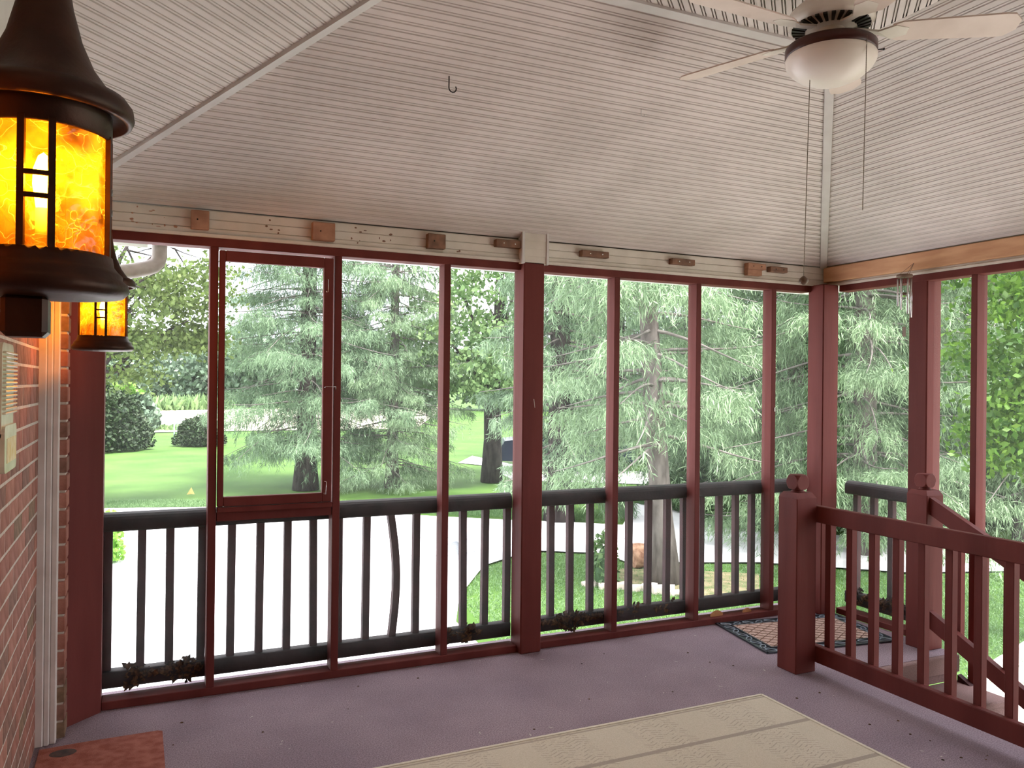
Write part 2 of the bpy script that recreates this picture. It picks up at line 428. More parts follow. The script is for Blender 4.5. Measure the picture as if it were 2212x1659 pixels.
# ---- beadboard ceilings: each board is its own piece
ceiling = struct('ceiling', 'white beadboard hip ceiling over the porch')
PROF = [(0,0),(.0225,0),(.0227,.015),(.0278,.015),(.0280,.001),(.0342,.001),(.0344,.015),(.0398,.015),(.04,0)]
def clip_interval(poly, d, n, v):
    # interval along direction d of the line {p.n = v} inside a convex polygon
    ts = []
    m = len(poly)
    for i in range(m):
        a = np.array(poly[i]); b = np.array(poly[(i+1)%m])
        fa = a@n - v; fb = b@n - v
        if (fa <= 0) != (fb <= 0):
            t = fa/(fa-fb); ts.append((a+(b-a)*t)@d)
    return (min(ts), max(ts)) if len(ts) >= 2 else None
def boards(poly, d, n, zfun, slope, v0, v1, parent, first=True, keep=None):
    """poly: plan polygon; d: plan direction of boards; n: plan normal; zfun(x,y)->z"""
    d = np.array(d, float)/np.linalg.norm(d); n = np.array(n, float)/np.linalg.norm(n)
    step = .04/math.sqrt(1+slope*slope); k = step/.04
    lo = min(np.array(p)@n for p in poly)+1e-5; hi = max(np.array(p)@n for p in poly)-1e-5
    nb = int((hi-lo)/step)+1
    rest = MB()
    for i in range(nb):
        A = []; B = []; ok = True
        vs = []
        prof = PROF + [(.04,.020),(0,.020)]
        for (w, h) in prof:
            v = min(max(lo+i*step+w*k, lo), hi)
            iv = clip_interval(poly, d, n, v)
            if iv is None: ok = False; break
            for t, Lst in ((iv[0], A), (iv[1], B)):
                q = d*t + n*v
                Lst.append((q[0], q[1], zfun(q[0], q[1])+h))
        if not ok: continue
        vm = lo+(i+.5)*step
        if keep is None or keep[0] <= vm <= keep[1]:
            mb = MB(); mb.loft(A, B); part('beadboard', mb, WHITE, parent)
        else: rest.loft(A, B)
    if rest.v: tag(part('beadboard_run', rest, WHITE, parent), kind='stuff')
zF = lambda x, y: ZC + S*(D-y)
zR = lambda x, y: ZC + S*(4.295-x)
zL = lambda x, y: 2.636 + .2829*(x-y+3.526)
boards([(-.31,D),(4.295,D),(XT,YT),(XL,YT)], (1,0), (0,-1), zF, S, 0, 0, ceiling)
boards([(4.295,D),(4.295,YB),(XT,YB),(XT,YT)], (0,-1), (-1,0), zR, S, 0, 0, ceiling)
boards([(-.31,D),(XL,YT),(XW,YT-XL+XW),(XW,D)], (1,1), (1,-1), zL, .40, 0, 0, ceiling)
q = 1/math.sqrt(2)
boards([(XL,YT),(XT,YT),(XT,YB),(XW,YB),(XW,YT-XL+XW)], (1,1), (1,-1), lambda x, y: ZT, 0, 0, 0, ceiling, keep=(-9, 1.25*q))
# roof deck over the boards
rf = MB()
def slab(pts, h=.05):
    n = len(pts); rf.loft([(x,y,z+.022) for x,y,z in pts], [(x,y,z+.022+h) for x,y,z in pts])
slab([(-.9,4.85,2.31),(4.95,4.85,2.31),(XT,YT,ZT),(XL,YT,ZT)])
slab([(4.95,4.85,2.31),(4.95,YB-.3,2.31),(XT,YB-.3,ZT),(XT,YT,ZT)])
slab([(XL,YT,ZT),(XT,YT,ZT),(XT,YB-.3,ZT),(-1.2,YB-.3,ZT),(-1.2,.65,ZT)])
slab([(-.31,D,2.36),(XL,YT,ZT),(-1.2,.65,ZT),(-1.2,3.3,2.36)])
struct('roof', 'roof deck above the porch ceiling', rf, ROOFM)

# ceiling trims
def strip(a, b, w, t, side, mb=None):
    """rectangular moulding from a to b hanging below the ceiling; side = horizontal width direction"""
    a = Vector(a); b = Vector(b); s_ = Vector(side).normalized()*w/2; dn = Vector((0,0,-t)); u_ = Vector((0,0,.012))
    mb = mb or MB()
    mb.loft([a-s_+u_, a+s_+u_, a+s_*.8+dn, a-s_*.8+dn], [b-s_+u_, b+s_+u_, b+s_*.8+dn, b-s_*.8+dn])
    return mb
struct('trim_1', 'white hip moulding between front and diagonal beadboard slopes', strip((-.31,D,2.357),(XL,YT,ZT-.003),.048,.012,(1,1,0)), TRIMW)
struct('trim_2', 'white hip moulding rising from the far right corner', strip((4.285,4.187,2.366),(XT,YT,ZT),.052,.020,(1,-1,0)), TRIMW)
struct('trim_3', 'white moulding along the top of the front slope', strip((XL,YT-.01,ZT),(XT,YT-.01,ZT),.075,.010,(0,1,0)), TRIMW)
# white header band over the front wall: boards
band = struct('trim_4', 'white beadboard header band above the front screens')
for i in range(3):
    z0 = HH + i*.043
    m_ = MB(); m_.loft([(-.14,D,z0),(-.14,D+.03,z0),(-.14,D+.03,z0+.043),(-.14,D+.006,z0+.043),(-.14,D+.006,z0+.0405),(-.14,D,z0+.038)],
                       [(4.33,D,z0),(4.33,D+.03,z0),(4.33,D+.03,z0+.043),(4.33,D+.006,z0+.043),(4.33,D+.006,z0+.0405),(4.33,D,z0+.038)])
    part('band_board', m_, BANDW, band)
m_ = MB(); m_.cbox((-.16,D-.016,HH-.004),(4.20,D,HH+.014),.002); part('band_lip', m_, BANDW, band)
m_ = MB(); m_.cbox((-.16,D-.012,HH),(-.125,D+.02,2.40),.003); part('corner_bead', m_, TRIMW, band)
bx = MB(); bx.cbox((1.972,4.150,2.214),(2.135,D+.01,2.405),.002); cover = part('post_cover', bx, BANDW, band)
for z0 in (2.255,2.30,2.345):
    b_ = MB(); b_.box((1.985,4.1475,z0),(2.12,4.151,z0+.036)); part('cover_board', b_, BANDW, cover)
for x0 in (1.968,2.122):
    b_ = MB(); b_.cbox((x0,4.142,2.212),(x0+.016,4.16,2.407),.002); part('cover_bead', b_, TRIMW, cover)
# paint chips where the header is bare
rnd = random.Random(4)
for k, (xc, n_) in enumerate([(.02,9),(.115,4),(.60,5),(1.05,6),(1.17,4),(1.60,2),(2.03,1)]):
    c_ = MB()
    for _ in range(n_):
        x = xc + rnd.uniform(-.05,.05); z = HH+rnd.uniform(.03,.115); w = rnd.uniform(.003,.013); h_ = rnd.uniform(.002,.008)
        pts = [(x+math.cos(a)*w*rnd.uniform(.6,1), z+math.sin(a)*h_*rnd.uniform(.6,1)) for a in np.linspace(0,5.3,6)]
        c_.loft([(px_,D-.0012,pz) for px_,pz in pts], [(px_,D+.0012,pz) for px_,pz in pts])
    part('bare_patch', c_, BLOCK if k < 2 else BLOCKD, band)
# white band + header on the right wall
rb = struct('trim_5', 'white band behind the bare pine board over the right screens')
m_ = MB(); m_.box((XR,YB,HH),(XR+.03,4.25,2.40)); part('band_board', m_, BANDW, rb)
m_ = MB(); m_.cbox((XR-.012,YB,HH-.004),(XR+.005,4.19,HH+.012),.002); part('band_lip', m_, BANDW, rb)

# ---- brick house wall
wall = struct('wall_left', 'red brick house wall beside the lanterns')
m_ = MB(); m_.box((XW-.30,YB,-.3),(XW-.0006,3.93,2.5)); part('mortar_bed', m_, MORTAR, wall)
m_ = MB(); m_.loft([(XW-.2,YB,2.26),(XW-.2,3.9,2.26),(XW-.2,3.9,2.46),(XW-.2,1.42,3.12),(XW-.2,YB,3.12)], [(-.318,YB,2.26),(-.318,3.9,2.26),(-.318,3.9,2.45),(-.318,1.42,3.12),(-.318,YB,3.12)])
part('frieze_board', m_, TRIMW, wall)
rnd = random.Random(7)
bl = .203; ch = .075
stretch_me = [MB().cbox((-.03,-.0965,-.0325),(0,.0965,.0325),.0012).mesh('brick') for _ in BRICKS]
half_me = [MB().cbox((-.03,-.045,-.0325),(0,.045,.0325),.0012).mesh('brick') for _ in BRICKS]
for i in range(len(BRICKS)): stretch_me[i].materials.append(BRICKS[i]); half_me[i].materials.append(BRICKS[i])
wts = [.45,.32,.05,.18]
for c in range(30):
    z = .0375 + c*ch
    off = (c%2)*bl/2
    y = 3.878
    if c%2:
        at('brick', half_me[rnd.choices(range(4),wts)[0]], None, wall, (XW+rnd.uniform(.0,.0012), y-.047, z)); y -= .1015
    while y - bl > 2.55 or (y > 2.7):
        at('brick', stretch_me[rnd.choices(range(4),wts)[0]], None, wall, (XW+rnd.uniform(.0,.0012), y-.0985, z)); y -= bl
far_b = MB()
for c in range(30):
    y = 2.55 - (c%2)*bl/2 
    while y > YB:
        far_b.box((XW-.02,y-.193,c*ch+.005),(XW,y-.002,c*ch+.07)); y -= bl
tag(part('brick_field', far_b, BRICKS[0], wall), kind='stuff')
# the house closes the back end of the porch
bw = struct('wall_back', 'brick house wall closing the porch behind the viewer')
m_ = MB(); m_.box((XW-.3,YB-.22,-.35),(4.45,YB-.02,3.2)); part('brick_face', m_, BRICKS[1], bw)
# brick pier that returns beside the casing
pier = struct('wall_pier', 'narrow brick return between white casing and corner post')
m_ = MB(); m_.box((XW-.02,3.938,0),(-.270,4.13,2.25)); part('mortar_bed', m_, MORTAR, pier)
pm = [MB().cbox((0,0,-.032),(.112,.19,.032),.003).mesh('brick') for _ in BRICKS]
for i in range(4): pm[i].materials.append(BRICKS[i])
for c in range(30):
    at('brick', pm[rnd.choices(range(4),[.30,.25,.28,.17])[0]], None, pier, (-.375+rnd.uniform(-.002,.002), 3.930, .0375+c*ch))
# white casing
cs = struct('trim_6', 'white vertical casing on the brick wall edge')
for (x0,x1,y0) in ((-.372,-.338,3.872),(-.338,-.316,3.880),(-.316,-.292,3.888)):
    m_ = MB(); m_.cbox((x0,y0,.0),(x1,3.945,2.27),.004); part('casing_board', m_, CASING, cs)

# ================================================================== FRONT SCREEN WALL
wf = struct('wall_front', 'long screened front wall of dark red posts and studs')
m_ = MB(); m_.prism([(-.272,4.048),(-.133,4.180),(-.133,4.34),(-.275,4.34)], 0, HH); tag(part('corner_post', m_, RED, wf), 'wide angled dark red post beside the brick return')
m_ = MB(); m_.cbox((1.985,4.150,0),(2.115,4.285,HH),.006); tag(part('post', m_, RED, wf), 'thick square dark red post in the middle of the front wall')
m_ = MB(); m_.cbox((4.185,4.085,0),(4.325,4.225,HH),.006); tag(part('post', m_, RED, wf), 'thick square dark red corner post')
st = MB().cbox((-.038,0,.04),(0,.089,2.18),.002).mesh('stud')
STX = [.358,.962,1.562,2.653,3.261,3.879]
for x in STX: at('stud', st, RED, wf, (x, D, 0))
for (x0,x1) in ((-.133,1.985),(2.115,4.185)):
    m_ = MB(); m_.cbox((x0,D-.002,2.180),(x1,D+.09,HH),.003); part('top_plate', m_, RED, wf)
    m_ = MB(); m_.cbox((x0,D-.004,0),(x1,D+.095,.040),.003); part('sill_plate', m_, RED, wf)
BAYS = [(-.133,.320),(.358,.924),(.962,1.524),(1.562,1.985),(2.115,2.615),(2.653,3.223),(3.261,3.841),(3.879,4.185)]
BL = ['screen beside the angled corner post','screen behind the hinged sash','screen right of the hinged sash','screen just left of the thick middle post','screen just right of the thick middle post','screen second right of the middle post','screen third right of the middle post','narrow screen left of the corner post']
for i, (x0, x1) in enumerate(BAYS):
    m_ = MB(); m_.box((x0,D+.060,.04),(x1,D+.0606,2.18)); o = part('insect_screen', m_, SCREEN, wf)
# bare wood blocks nailed to the header
blk = [(.228,.310,2.254,2.343,BLOCK,'square bare wood block nearest the lanterns on the header'),
       (.801,.915,2.249,2.340,BLOCK,'large square bare wood block above the hinged sash'),
       (1.414,1.515,2.256,2.335,BLOCKD,'square brown block above the third screen stud'),
       (1.815,1.968,2.297,2.339,BLOCKD,'long dark block touching the boxed post cover'),
       (2.363,2.547,2.284,2.321,BLOCKD,'long dark block with two nail heads, first right of the post cover'),
       (3.004,3.177,2.285,2.321,BLOCKD,'long dark block, second right of the post cover'),
       (3.60,3.75,2.296,2.336,BLOCK,'stepped pale block stacked in two pieces on the header'),
       (3.790,3.936,2.290,2.326,BLOCKD,'small dark block nearest the far corner on the header')]
for i, (x0,x1,z0,z1,mm,lab) in enumerate(blk):
    t = thing('wood_block', lab, 'block', ((x0+x1)/2, D, z0), 'wood blocks nailed along the header')
    y0 = 4.155
    m_ = MB(); m_.cbox((x0,y0,z0),(x1,D-.0005,z1),.003); part('block', m_, mm, t)
    if i == 6:
        m_ = MB(); m_.cbox((x0,y0+.004,2.256),(x1-.03,D-.0005,2.2955),.003); part('block', m_, mm, t)
    for fx in ((.3,.75) if (x1-x0) > .12 else (.35,)):
        n_ = MB(); n_.lathe([(0,-.0015),(.004,-.0015),(.004,.001)], (0,0,0), 8)
        me = n_.mesh('nail_head'); at('nail_head', me, STEEL if i in (3,4,5) else BLACKM, t, (x0+(x1-x0)*fx, y0, (z0+z1)/2), (R(-90),0,0))
# hinged screen sash in bay 2
sash = thing('window_sash', 'hinged dark red window sash with wire hooks in the second bay', 'window', (.64,D,.93))
X0,X1,Z0,Z1 = .362,.920,.915,2.165
m_ = MB(); m_.cbox((X0,D+.004,.842),(X1,D+.05,.885),.002); part('sash_sill', m_, RED, wf)
for (a,b) in (((X0,D-.012,Z0),(X0+.028,D+.022,Z1)),((X1-.052,D-.012,Z0),(X1-.004,D+.022,Z1)),((X0+.028,D-.012,Z1-.052),(X1-.052,D+.022,Z1)),((X0+.028,D-.012,Z0),(X1-.052,D+.022,Z0+.046))):
    m_ = MB(); m_.cbox(a,b,.003); part('sash_rail', m_, RED, sash)
m_ = MB(); m_.box((X0+.028,D+.008,Z0+.046),(X1-.052,D+.010,Z1-.052)); part('pane', m_, PANE, sash)
m_ = MB(); m_.cbox((X0,D-.020,.886),(X1,D+.03,.912),.004); part('sash_ledge', m_, RED, wf)
for z in (2.02,1.50,.985):
    h_ = MB()
    if z == 1.50: h_.tube([(X1-.045,D-.016,z),(X1-.038,D-.022,z+.006),(X1+.0,D-.022,z+.004),(X1+.012,D-.014,z+.006),(X1+.012,D-.012,z-.012)], .0016, 6)
    else: h_.tube([(X1-.040,D-.016,z+.035),(X1-.032,D-.022,z+.034),(X1-.034,D-.022,z-.03),(X1-.042,D-.016,z-.03),(X1-.042,D-.014,z-.022)], .0016, 6)
    part('wire_hook', h_, STEEL, sash)

# small marks on the posts
m_ = MB(); m_.loft([(2.052,4.1494,1.445),(2.056,4.1494,1.445),(2.062,4.1494,1.395),(2.060,4.1494,1.395)],[(2.052,4.1505,1.445),(2.056,4.1505,1.445),(2.062,4.1505,1.395),(2.060,4.1505,1.395)]); part('paint_scratch', m_, CHIPS, wf)
m_ = MB(); m_.cbox((3.864,D-.004,1.365),(3.876,D,1.392),.002); part('white_clip', m_, TRIMW, wf)
# ---- outer railings behind the screens
def rail_prof(x0, x1, yc, zc, hw, hh, rnd_=.02):
    pts = []
    for k in range(8):
        a = math.pi*k/7
        pts.append((yc+hw*math.cos(a), zc+hh-rnd_+rnd_*math.sin(a)))
    pts += [(yc-hw, zc-hh+.006),(yc-hw+.006,zc-hh),(yc+hw-.006,zc-hh),(yc+hw,zc-hh+.006)]
    return MB().loft([(x0,y,z) for y,z in pts], [(x1,y,z) for y,z in pts])
BALX = [-.118,.027,.161,.301,.438,.578,.716,.859,.991,1.136,1.280,1.415,1.56,1.701,1.827,1.97]
BALX2 = [2.12,2.259,2.395,2.53,2.67,2.811,2.953,3.094,3.232,3.37,3.513,3.656,3.794,3.93,4.07]
bal = MB().cbox((-.019,-.019,.14),(.019,.019,.82),.002).mesh('baluster')
def bent():
    b_ = MB(); pts = []
    for k in range(9):
        t = k/8; pts.append((.030*math.sin(math.pi*t)-.012*t, 0, .14+.68*t))
    for k in range(8):
        a, b = pts[k], pts[k+1]
        A = [(a[0]+sx*.019, sy*.019, a[2]) for sx,sy in ((-1,-1),(1,-1),(1,1),(-1,1))]
        B = [(b[0]+sx*.019, sy*.019, b[2]) for sx,sy in ((-1,-1),(1,-1),(1,1),(-1,1))]
        b_.loft(A,B)
    return b_.mesh('baluster')
def railing(x0, x1, xs, label, bend=None):
    t = thing('porch_railing', label, 'railing', ((x0+x1)/2, 4.32, 0))
    tag(t, group='outer porch railings')
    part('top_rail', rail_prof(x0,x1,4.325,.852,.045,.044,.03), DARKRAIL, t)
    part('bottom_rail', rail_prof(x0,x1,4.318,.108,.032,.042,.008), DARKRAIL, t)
    for x in xs:
        if bend is not None and abs(x-bend) < .01: at('baluster', bent(), REDW, t, (x,4.318,0))
        else: at('baluster', bal, REDW, t, (x+rnd.uniform(-.004,.004),4.318,0), (0, R(rnd.uniform(-.5,.5)), 0))
    return t
railing(-.133,1.985,BALX,'dark outer porch railing with one bent baluster, left of middle post',1.280)
railing(2.115,4.19,BALX2,'dark outer porch railing right of the thick middle post')
# right-hand outer railing
t = thing('porch_railing', 'short dark outer railing beside the landing mat', 'railing', (4.42,3.8,0), 'outer porch railings')
def rail_y(y0, y1, xc, zc, hw, hh, r_):
    m_ = rail_prof(y0,y1,xc,zc,hw,hh,r_); m_.v = [(b,a,c) for a,b,c in m_.v]; m_.f = [f[::-1] for f in m_.f]; return m_
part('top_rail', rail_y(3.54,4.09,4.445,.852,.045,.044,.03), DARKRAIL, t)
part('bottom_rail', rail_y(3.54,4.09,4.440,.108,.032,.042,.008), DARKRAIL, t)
for y in (3.60,3.74,3.88,4.02): at('baluster', bal, REDW, t, (4.44,y,0))
# leaf litter caught on the bottom rails
def litter(x0, x1, label, seed, n=140, y=4.30, z=.125, axis='x', hang=.07):
    g = random.Random(seed); m_ = MB()
    for _ in range(n):
        u = g.uniform(0,1); x = x0+(x1-x0)*u
        zz = z + g.uniform(-hang,.045)*(.5+.5*math.sin(u*9+seed)); yy = y+g.uniform(-.035,.02)
        s_ = g.uniform(.008,.026); a = g.uniform(0,6.28); b = g.uniform(-.8,.8)
        ca, sa = math.cos(a)*s_, math.sin(a)*s_
        pts = [(ca,0,sa),(-sa*.6,g.uniform(-.01,.01),ca*.6),(-ca,b*s_,-sa),(sa*.6,g.uniform(-.01,.01),-ca*.6)]
        P = [(x+p[0],yy+p[1],zz+p[2]) for p in pts] if axis == 'x' else [(yy+p[1],x+p[0],zz+p[2]) for p in pts]
        m_.add(P, [(0,1,2),(0,2,3)])
    o = new('leaf_litter', m_.mesh('leaf_litter'), LITTER)
    tag(o, label, 'leaf litter', 'leaf litter on the rails', 'stuff')
litter(-.04,.30,'brown leaf litter hanging from the bottom rail beside the corner post',1,260)
litter(1.58,1.80,'clump of leaf litter on the bottom rail left of middle post',2,110)
litter(2.13,2.60,'thick mat of brown leaves on bottom rail right of middle post',3,380)
litter(2.72,3.15,'thin scraps of leaf under the rail in the sixth bay',5,60)
litter(3.60,4.05,'mossy leaf litter along the short railing by the landing',6,260,4.42,.14,'y')
for (x,s_,lab) in ((3.43,.05,'round tan leaf leaning on the sill in the seventh bay'),(3.68,.036,'curled rusty leaf lying on the sill near the corner')):
    m_ = MB(); pts = [(x+math.cos(a)*s_*(1+.08*math.sin(5*a)), .04+max(0,math.sin(a))*s_*.75) for a in np.linspace(0,math.pi,10)]
    m_.loft([(p[0],D+.03,p[1]) for p in pts],[(p[0]+.003,D+.036,p[1]) for p in pts]); tag(new('dry_leaf', m_.mesh('dry_leaf'), LEAFDRY), lab, 'leaf')

# ================================================================== RIGHT SCREEN WALL
wr = struct('wall_right', 'screened right wall beside the steps')
m_ = MB(); m_.cbox((4.325,3.405,-.05),(4.45,3.535,HH),.006); tag(part('post', m_, RED, wr), 'thick red post behind the far newel')
str_ = MB().cbox((0,-.038,-.5),(.089,0,2.18),.002).mesh('stud')
for y in (3.122,2.51,1.90,1.29,.68,.07,-.54,-1.15,-1.76): at('stud', str_, RED, wr, (XR,y,0))
m_ = MB(); m_.cbox((XR-.002,YB,2.180),(XR+.09,4.085,HH),.003); part('top_plate', m_, RED, wr)
m_ = MB(); m_.cbox((XR-.004,3.535,0),(XR+.095,4.085,.040),.003); part('sill_plate', m_, RED, wr)
for (y0,y1) in ((3.535,4.085),(3.122,3.405),(2.51,3.084),(1.90,2.472),(1.29,1.862),(.68,1.252),(.07,.642),(-.54,.032),(-1.15,-.578)):
    m_ = MB(); m_.box((XR+.06,y0,.04 if y0 > 3.5 else -.4),(XR+.0606,y1,2.18)); part('insect_screen', m_, SCREEN, wr)
pine = MB(); pine.cbox((4.285,YB,2.250),(XR-.0005,4.19,2.352),.004)
tag(new('pine_board', pine.mesh('pine_board'), PINE), 'long bare orange pine board fixed over the right screens', 'board')

# ---- steps
stp = thing('porch_steps', 'carpeted porch steps descending behind the guard railing', 'steps', (3.9,1.9,GZ))
for k in range(1,8):
    y1 = 3.2-(k-1)*.31; y0 = y1-.31; z = -.15*k
    m_ = MB(); m_.cbox((3.535,y0-.025,z-.04),(4.32,y1-.012,z),.008); part('tread', m_, STAIRC, stp)
    m_ = MB(); m_.box((3.54,y1-.012,z),(4.315,y1+.006,z+.15-.04 if k > 1 else -.10)); part('riser', m_, STAIRC, stp)
for x in (3.50,4.29):
    m_ = MB(); m_.loft([(x,3.16,-.11),(x,.95,-1.19),(x,1.3,-1.195),(x,3.16,-.42)],[(x+.034,3.16,-.11),(x+.034,.95,-1.19),(x+.034,1.3,-1.195),(x+.034,3.16,-.42)]); part('stringer', m_, REDW, stp)

# ---- guard railing with newels
def newel(parent, x, y, z0, z1):
    m_ = MB(); w = .07; c = .018
    m_.cbox((x-w,y-w,z0),(x+w,y+w,z1),.004)
    m_.loft([(x+sx*(w-.002),y+sy*(w-.002),z1-.001) for sx,sy in ((-1,-1),(1,-1),(1,1),(-1,1))],[(x+sx*(w-c),y+sy*(w-c),z1+.026) for sx,sy in ((-1,-1),(1,-1),(1,1),(-1,1))])
    o = part('newel_post', m_, RED, parent)
    # faceted ball finial: sphere cut by flats
    b_ = MB(); n = 48; mm = 28; v = []
    for i in range(mm+1):
        th = math.pi*i/mm
        for j in range(n):
            ph = 2*math.pi*j/n
            d = np.array([math.sin(th)*math.cos(ph), math.sin(th)*math.sin(ph), math.cos(th)])*.0585
            lim = .0415
            d[0] = max(-lim,min(lim,d[0])); d[1] = max(-lim,min(lim,d[1])); d[2] = max(-.038,min(.040,d[2]))
            v.append((x+d[0], y+d[1], z1+.079+d[2]))
    f = [(i*n+j, (i+1)*n+j, (i+1)*n+(j+1)%n, i*n+(j+1)%n) for i in range(mm) for j in range(n)]
    b_.add(v,f)
    part('ball_finial', b_, RED, o)
    b_ = MB(); b_.lathe([(.034,0),(.036,.006),(.030,.012),(.030,.022)], (x,y,z1+.024), 20); part('finial_collar', b_, RED, o)
    return o
g = thing('guard_railing', 'red guard railing with ball topped newel beside the stairwell', 'railing', (3.35,2.0,0))
newel(g, 3.262, 3.355, 0, .935)
m_ = MB(); m_.cbox((3.332,.4,.800),(3.370,3.42,.890),.004); part('top_rail', m_, RED, g)
m_ = MB(); m_.cbox((3.332,.4,.048),(3.370,3.42,.138),.004); part('bottom_rail', m_, RED, g)
bg = MB().cbox((-.019,-.019,.12),(.019,.019,.815),.002).mesh('baluster')
y = 3.243
while y > .45: at('baluster', bg, RED, g, (3.351+.019+.018,y,0)); y -= .1427
g2 = thing('stair_railing', 'sloping red stair railing with ball topped newel against the right wall', 'railing', (4.25,2.2,0))
newel(g2, 4.252, 3.352, 0, .905)
sl = .48
def slope_board(x0,x1,y0,y1,ztop,h,m=sl):
    return MB().loft([(x0,y0,ztop),(x1,y0,ztop),(x1,y0,ztop-h),(x0,y0,ztop-h)],[(x0,y1,ztop-m*(y0-y1)),(x1,y1,ztop-m*(y0-y1)),(x1,y1,ztop-m*(y0-y1)-h),(x0,y1,ztop-m*(y0-y1)-h)])
part('top_rail', slope_board(4.205,4.243,3.285,.9,.895,.10), RED, g2)
part('bottom_rail', slope_board(4.205,4.243,3.285,.9,.235,.10), RED, g2)
for k in range(15):
    y = 3.13-k*.143; zt = .895-sl*(3.285-y)
    m_ = MB(); m_.cbox((4.245,y-.019,zt-.70),(4.283,y+.019,zt-.03),.002); part('baluster', m_, RED, g2)

# ================================================================== CEILING FAN
HX, HY = 2.39, 2.31
fan = thing('ceiling_fan', 'white five bladed ceiling fan with frosted bowl light', 'ceiling fan', (HX,HY,2.68))
m_ = MB(); m_.lathe([(0,ZT),(.075,ZT),(.075,ZT-.01),(.055,ZT-.05),(.02,ZT-.06),(0,ZT-.06)],(HX,HY,0),28); part('canopy', m_, FANW, fan)
m_ = MB(); m_.tube([(HX,HY,ZT-.05),(HX,HY,3.0)],.014,12); part('downrod', m_, FANW, fan)
m_ = MB(); m_.lathe([(0,3.015),(.06,3.01),(.115,2.985),(.150,2.955),(.158,2.93),(.158,2.915),(.150,2.905),(.135,2.900),(.085,2.888),(.06,2.885),(0,2.885)],(HX,HY,0),40); motor = part('motor_housing', m_, FANW, fan)
vent = MB().loft([(.094,-.005,-.0035),(.094,.005,-.0035),(.142,.0075,.0045),(.142,-.0075,.0045)],[(.094,-.005,.004),(.094,.005,.004),(.142,.0075,.012),(.142,-.0075,.012)]).mesh('vent_slot')
for k in range(30):
    at('vent_slot', vent, BLACKM, motor, (HX,HY,2.8885), (0,0,2*math.pi*k/30))
m_ = MB(); m_.lathe([(.052,2.892),(.058,2.870),(.058,2.862),(.070,2.858),(.072,2.825),(.060,2.818),(0,2.818)],(HX,HY,0),28); part('switch_housing', m_, FANW, fan)
m_ = MB(); m_.lathe([(0,2.836),(.10,2.836),(.158,2.828),(.166,2.820),(.166,2.790),(.160,2.786),(.150,2.786)],(HX,HY,0),48); part('light_band', m_, RIMD, fan)
m_ = MB(); m_.lathe([(.160,2.790),(.166,2.778),(.163,2.760),(.150,2.738),(.120,2.712),(.080,2.692),(.045,2.682),(.020,2.678),(0,2.677)],(HX,HY,0),48); part('bowl_shade', m_, BOWL, fan)
a = R(-38); m_ = MB(); p0 = Vector((HX+.164*math.cos(a),HY+.164*math.sin(a),2.800)); dv = Vector((math.cos(a),math.sin(a),0))
m_.tube([p0,p0+dv*.022],.002,6); m_.tube([p0+dv*.022,p0+dv*.027],.005,8); part('thumb_screw', m_, BLACKM, fan)
def blade_mesh():
    b_ = MB(); n = 14; L0,L1 = .215,.66; top = []; 
    for k in range(n+1):
        t = k/n; x = L0+(L1-L0)*t
        w = .052+.016*t
        if t > .88: w *= math.sqrt(max(.02,1-((t-.88)/.12)**2*.85))
        if t < .06: w *= .72+.28*t/.06
        top.append((x,w))
    loop = [(x,w) for x,w in top]+[(x,-w) for x,w in reversed(top)]
    tw = math.tan(R(12))
    b_.loft([(x,y,-y*tw-.003) for x,y in loop],[(x,y,-y*tw+.003) for x,y in loop])
    return b_.mesh('blade')
def iron_mesh():
    b_ = MB(); b_.loft([(.09,-.016,0),(.09,.016,0),(.09,.016,.008),(.09,-.016,.008)],[(.17,-.012,-.012),(.17,.012,-.012),(.17,.012,-.004),(.17,-.012,-.004)])
    b_.loft([(.168,-.012,-.012),(.168,.012,-.012),(.168,.012,-.005),(.168,-.012,-.005)],[(.225,-.04,-.004),(.225,.04,-.020),(.225,.04,-.014),(.225,-.04,.002)])
    b_.loft([(.225,-.04,-.004),(.225,.04,-.020),(.225,.04,-.014),(.225,-.04,.002)],[(.275,-.02,-.006),(.275,.02,-.014),(.275,.02,-.008),(.275,-.02,0)])
    return b_.mesh('blade_iron')
bm_, im_ = blade_mesh(), iron_mesh()
for hd in (340,52,124,196,268):
    rz = R(90-hd)
    o = at('blade', bm_, BLADE, fan, (HX,HY,2.872), (0,0,rz))
    at('blade_iron', im_, FANW, fan, (HX,HY,2.878), (0,0,rz))
def chain(x0,y0,z0,x1,y1,z1,pend,label):
    m_ = MB(); n = int((z0-z1)/.0065)
    m_.tube([(x0,y0,z0),(x1,y1,z1)],.0013,6)
    for k in range(n):
        t = k/n; m_.lathe([(0,-.0024),(.0024,0),(0,.0024)],(x0+(x1-x0)*t,y0+(y1-y0)*t,z0+(z1-z0)*t),5)
    o = part('pull_chain', m_, CHAIN, fan)
    if pend:
        p_ = MB(); p_.lathe([(0,.0),(.006,-.003),(.015,-.012),(.018,-.02),(.015,-.028),(.006,-.034),(0,-.035)],(x1,y1,z1),16); part('pull_pendant', p_, CHIMEW, o)
chain(2.315,2.335,2.83,2.300,2.345,1.95,True,'')
chain(2.395,2.145,2.805,2.388,2.15,2.17,False,'')

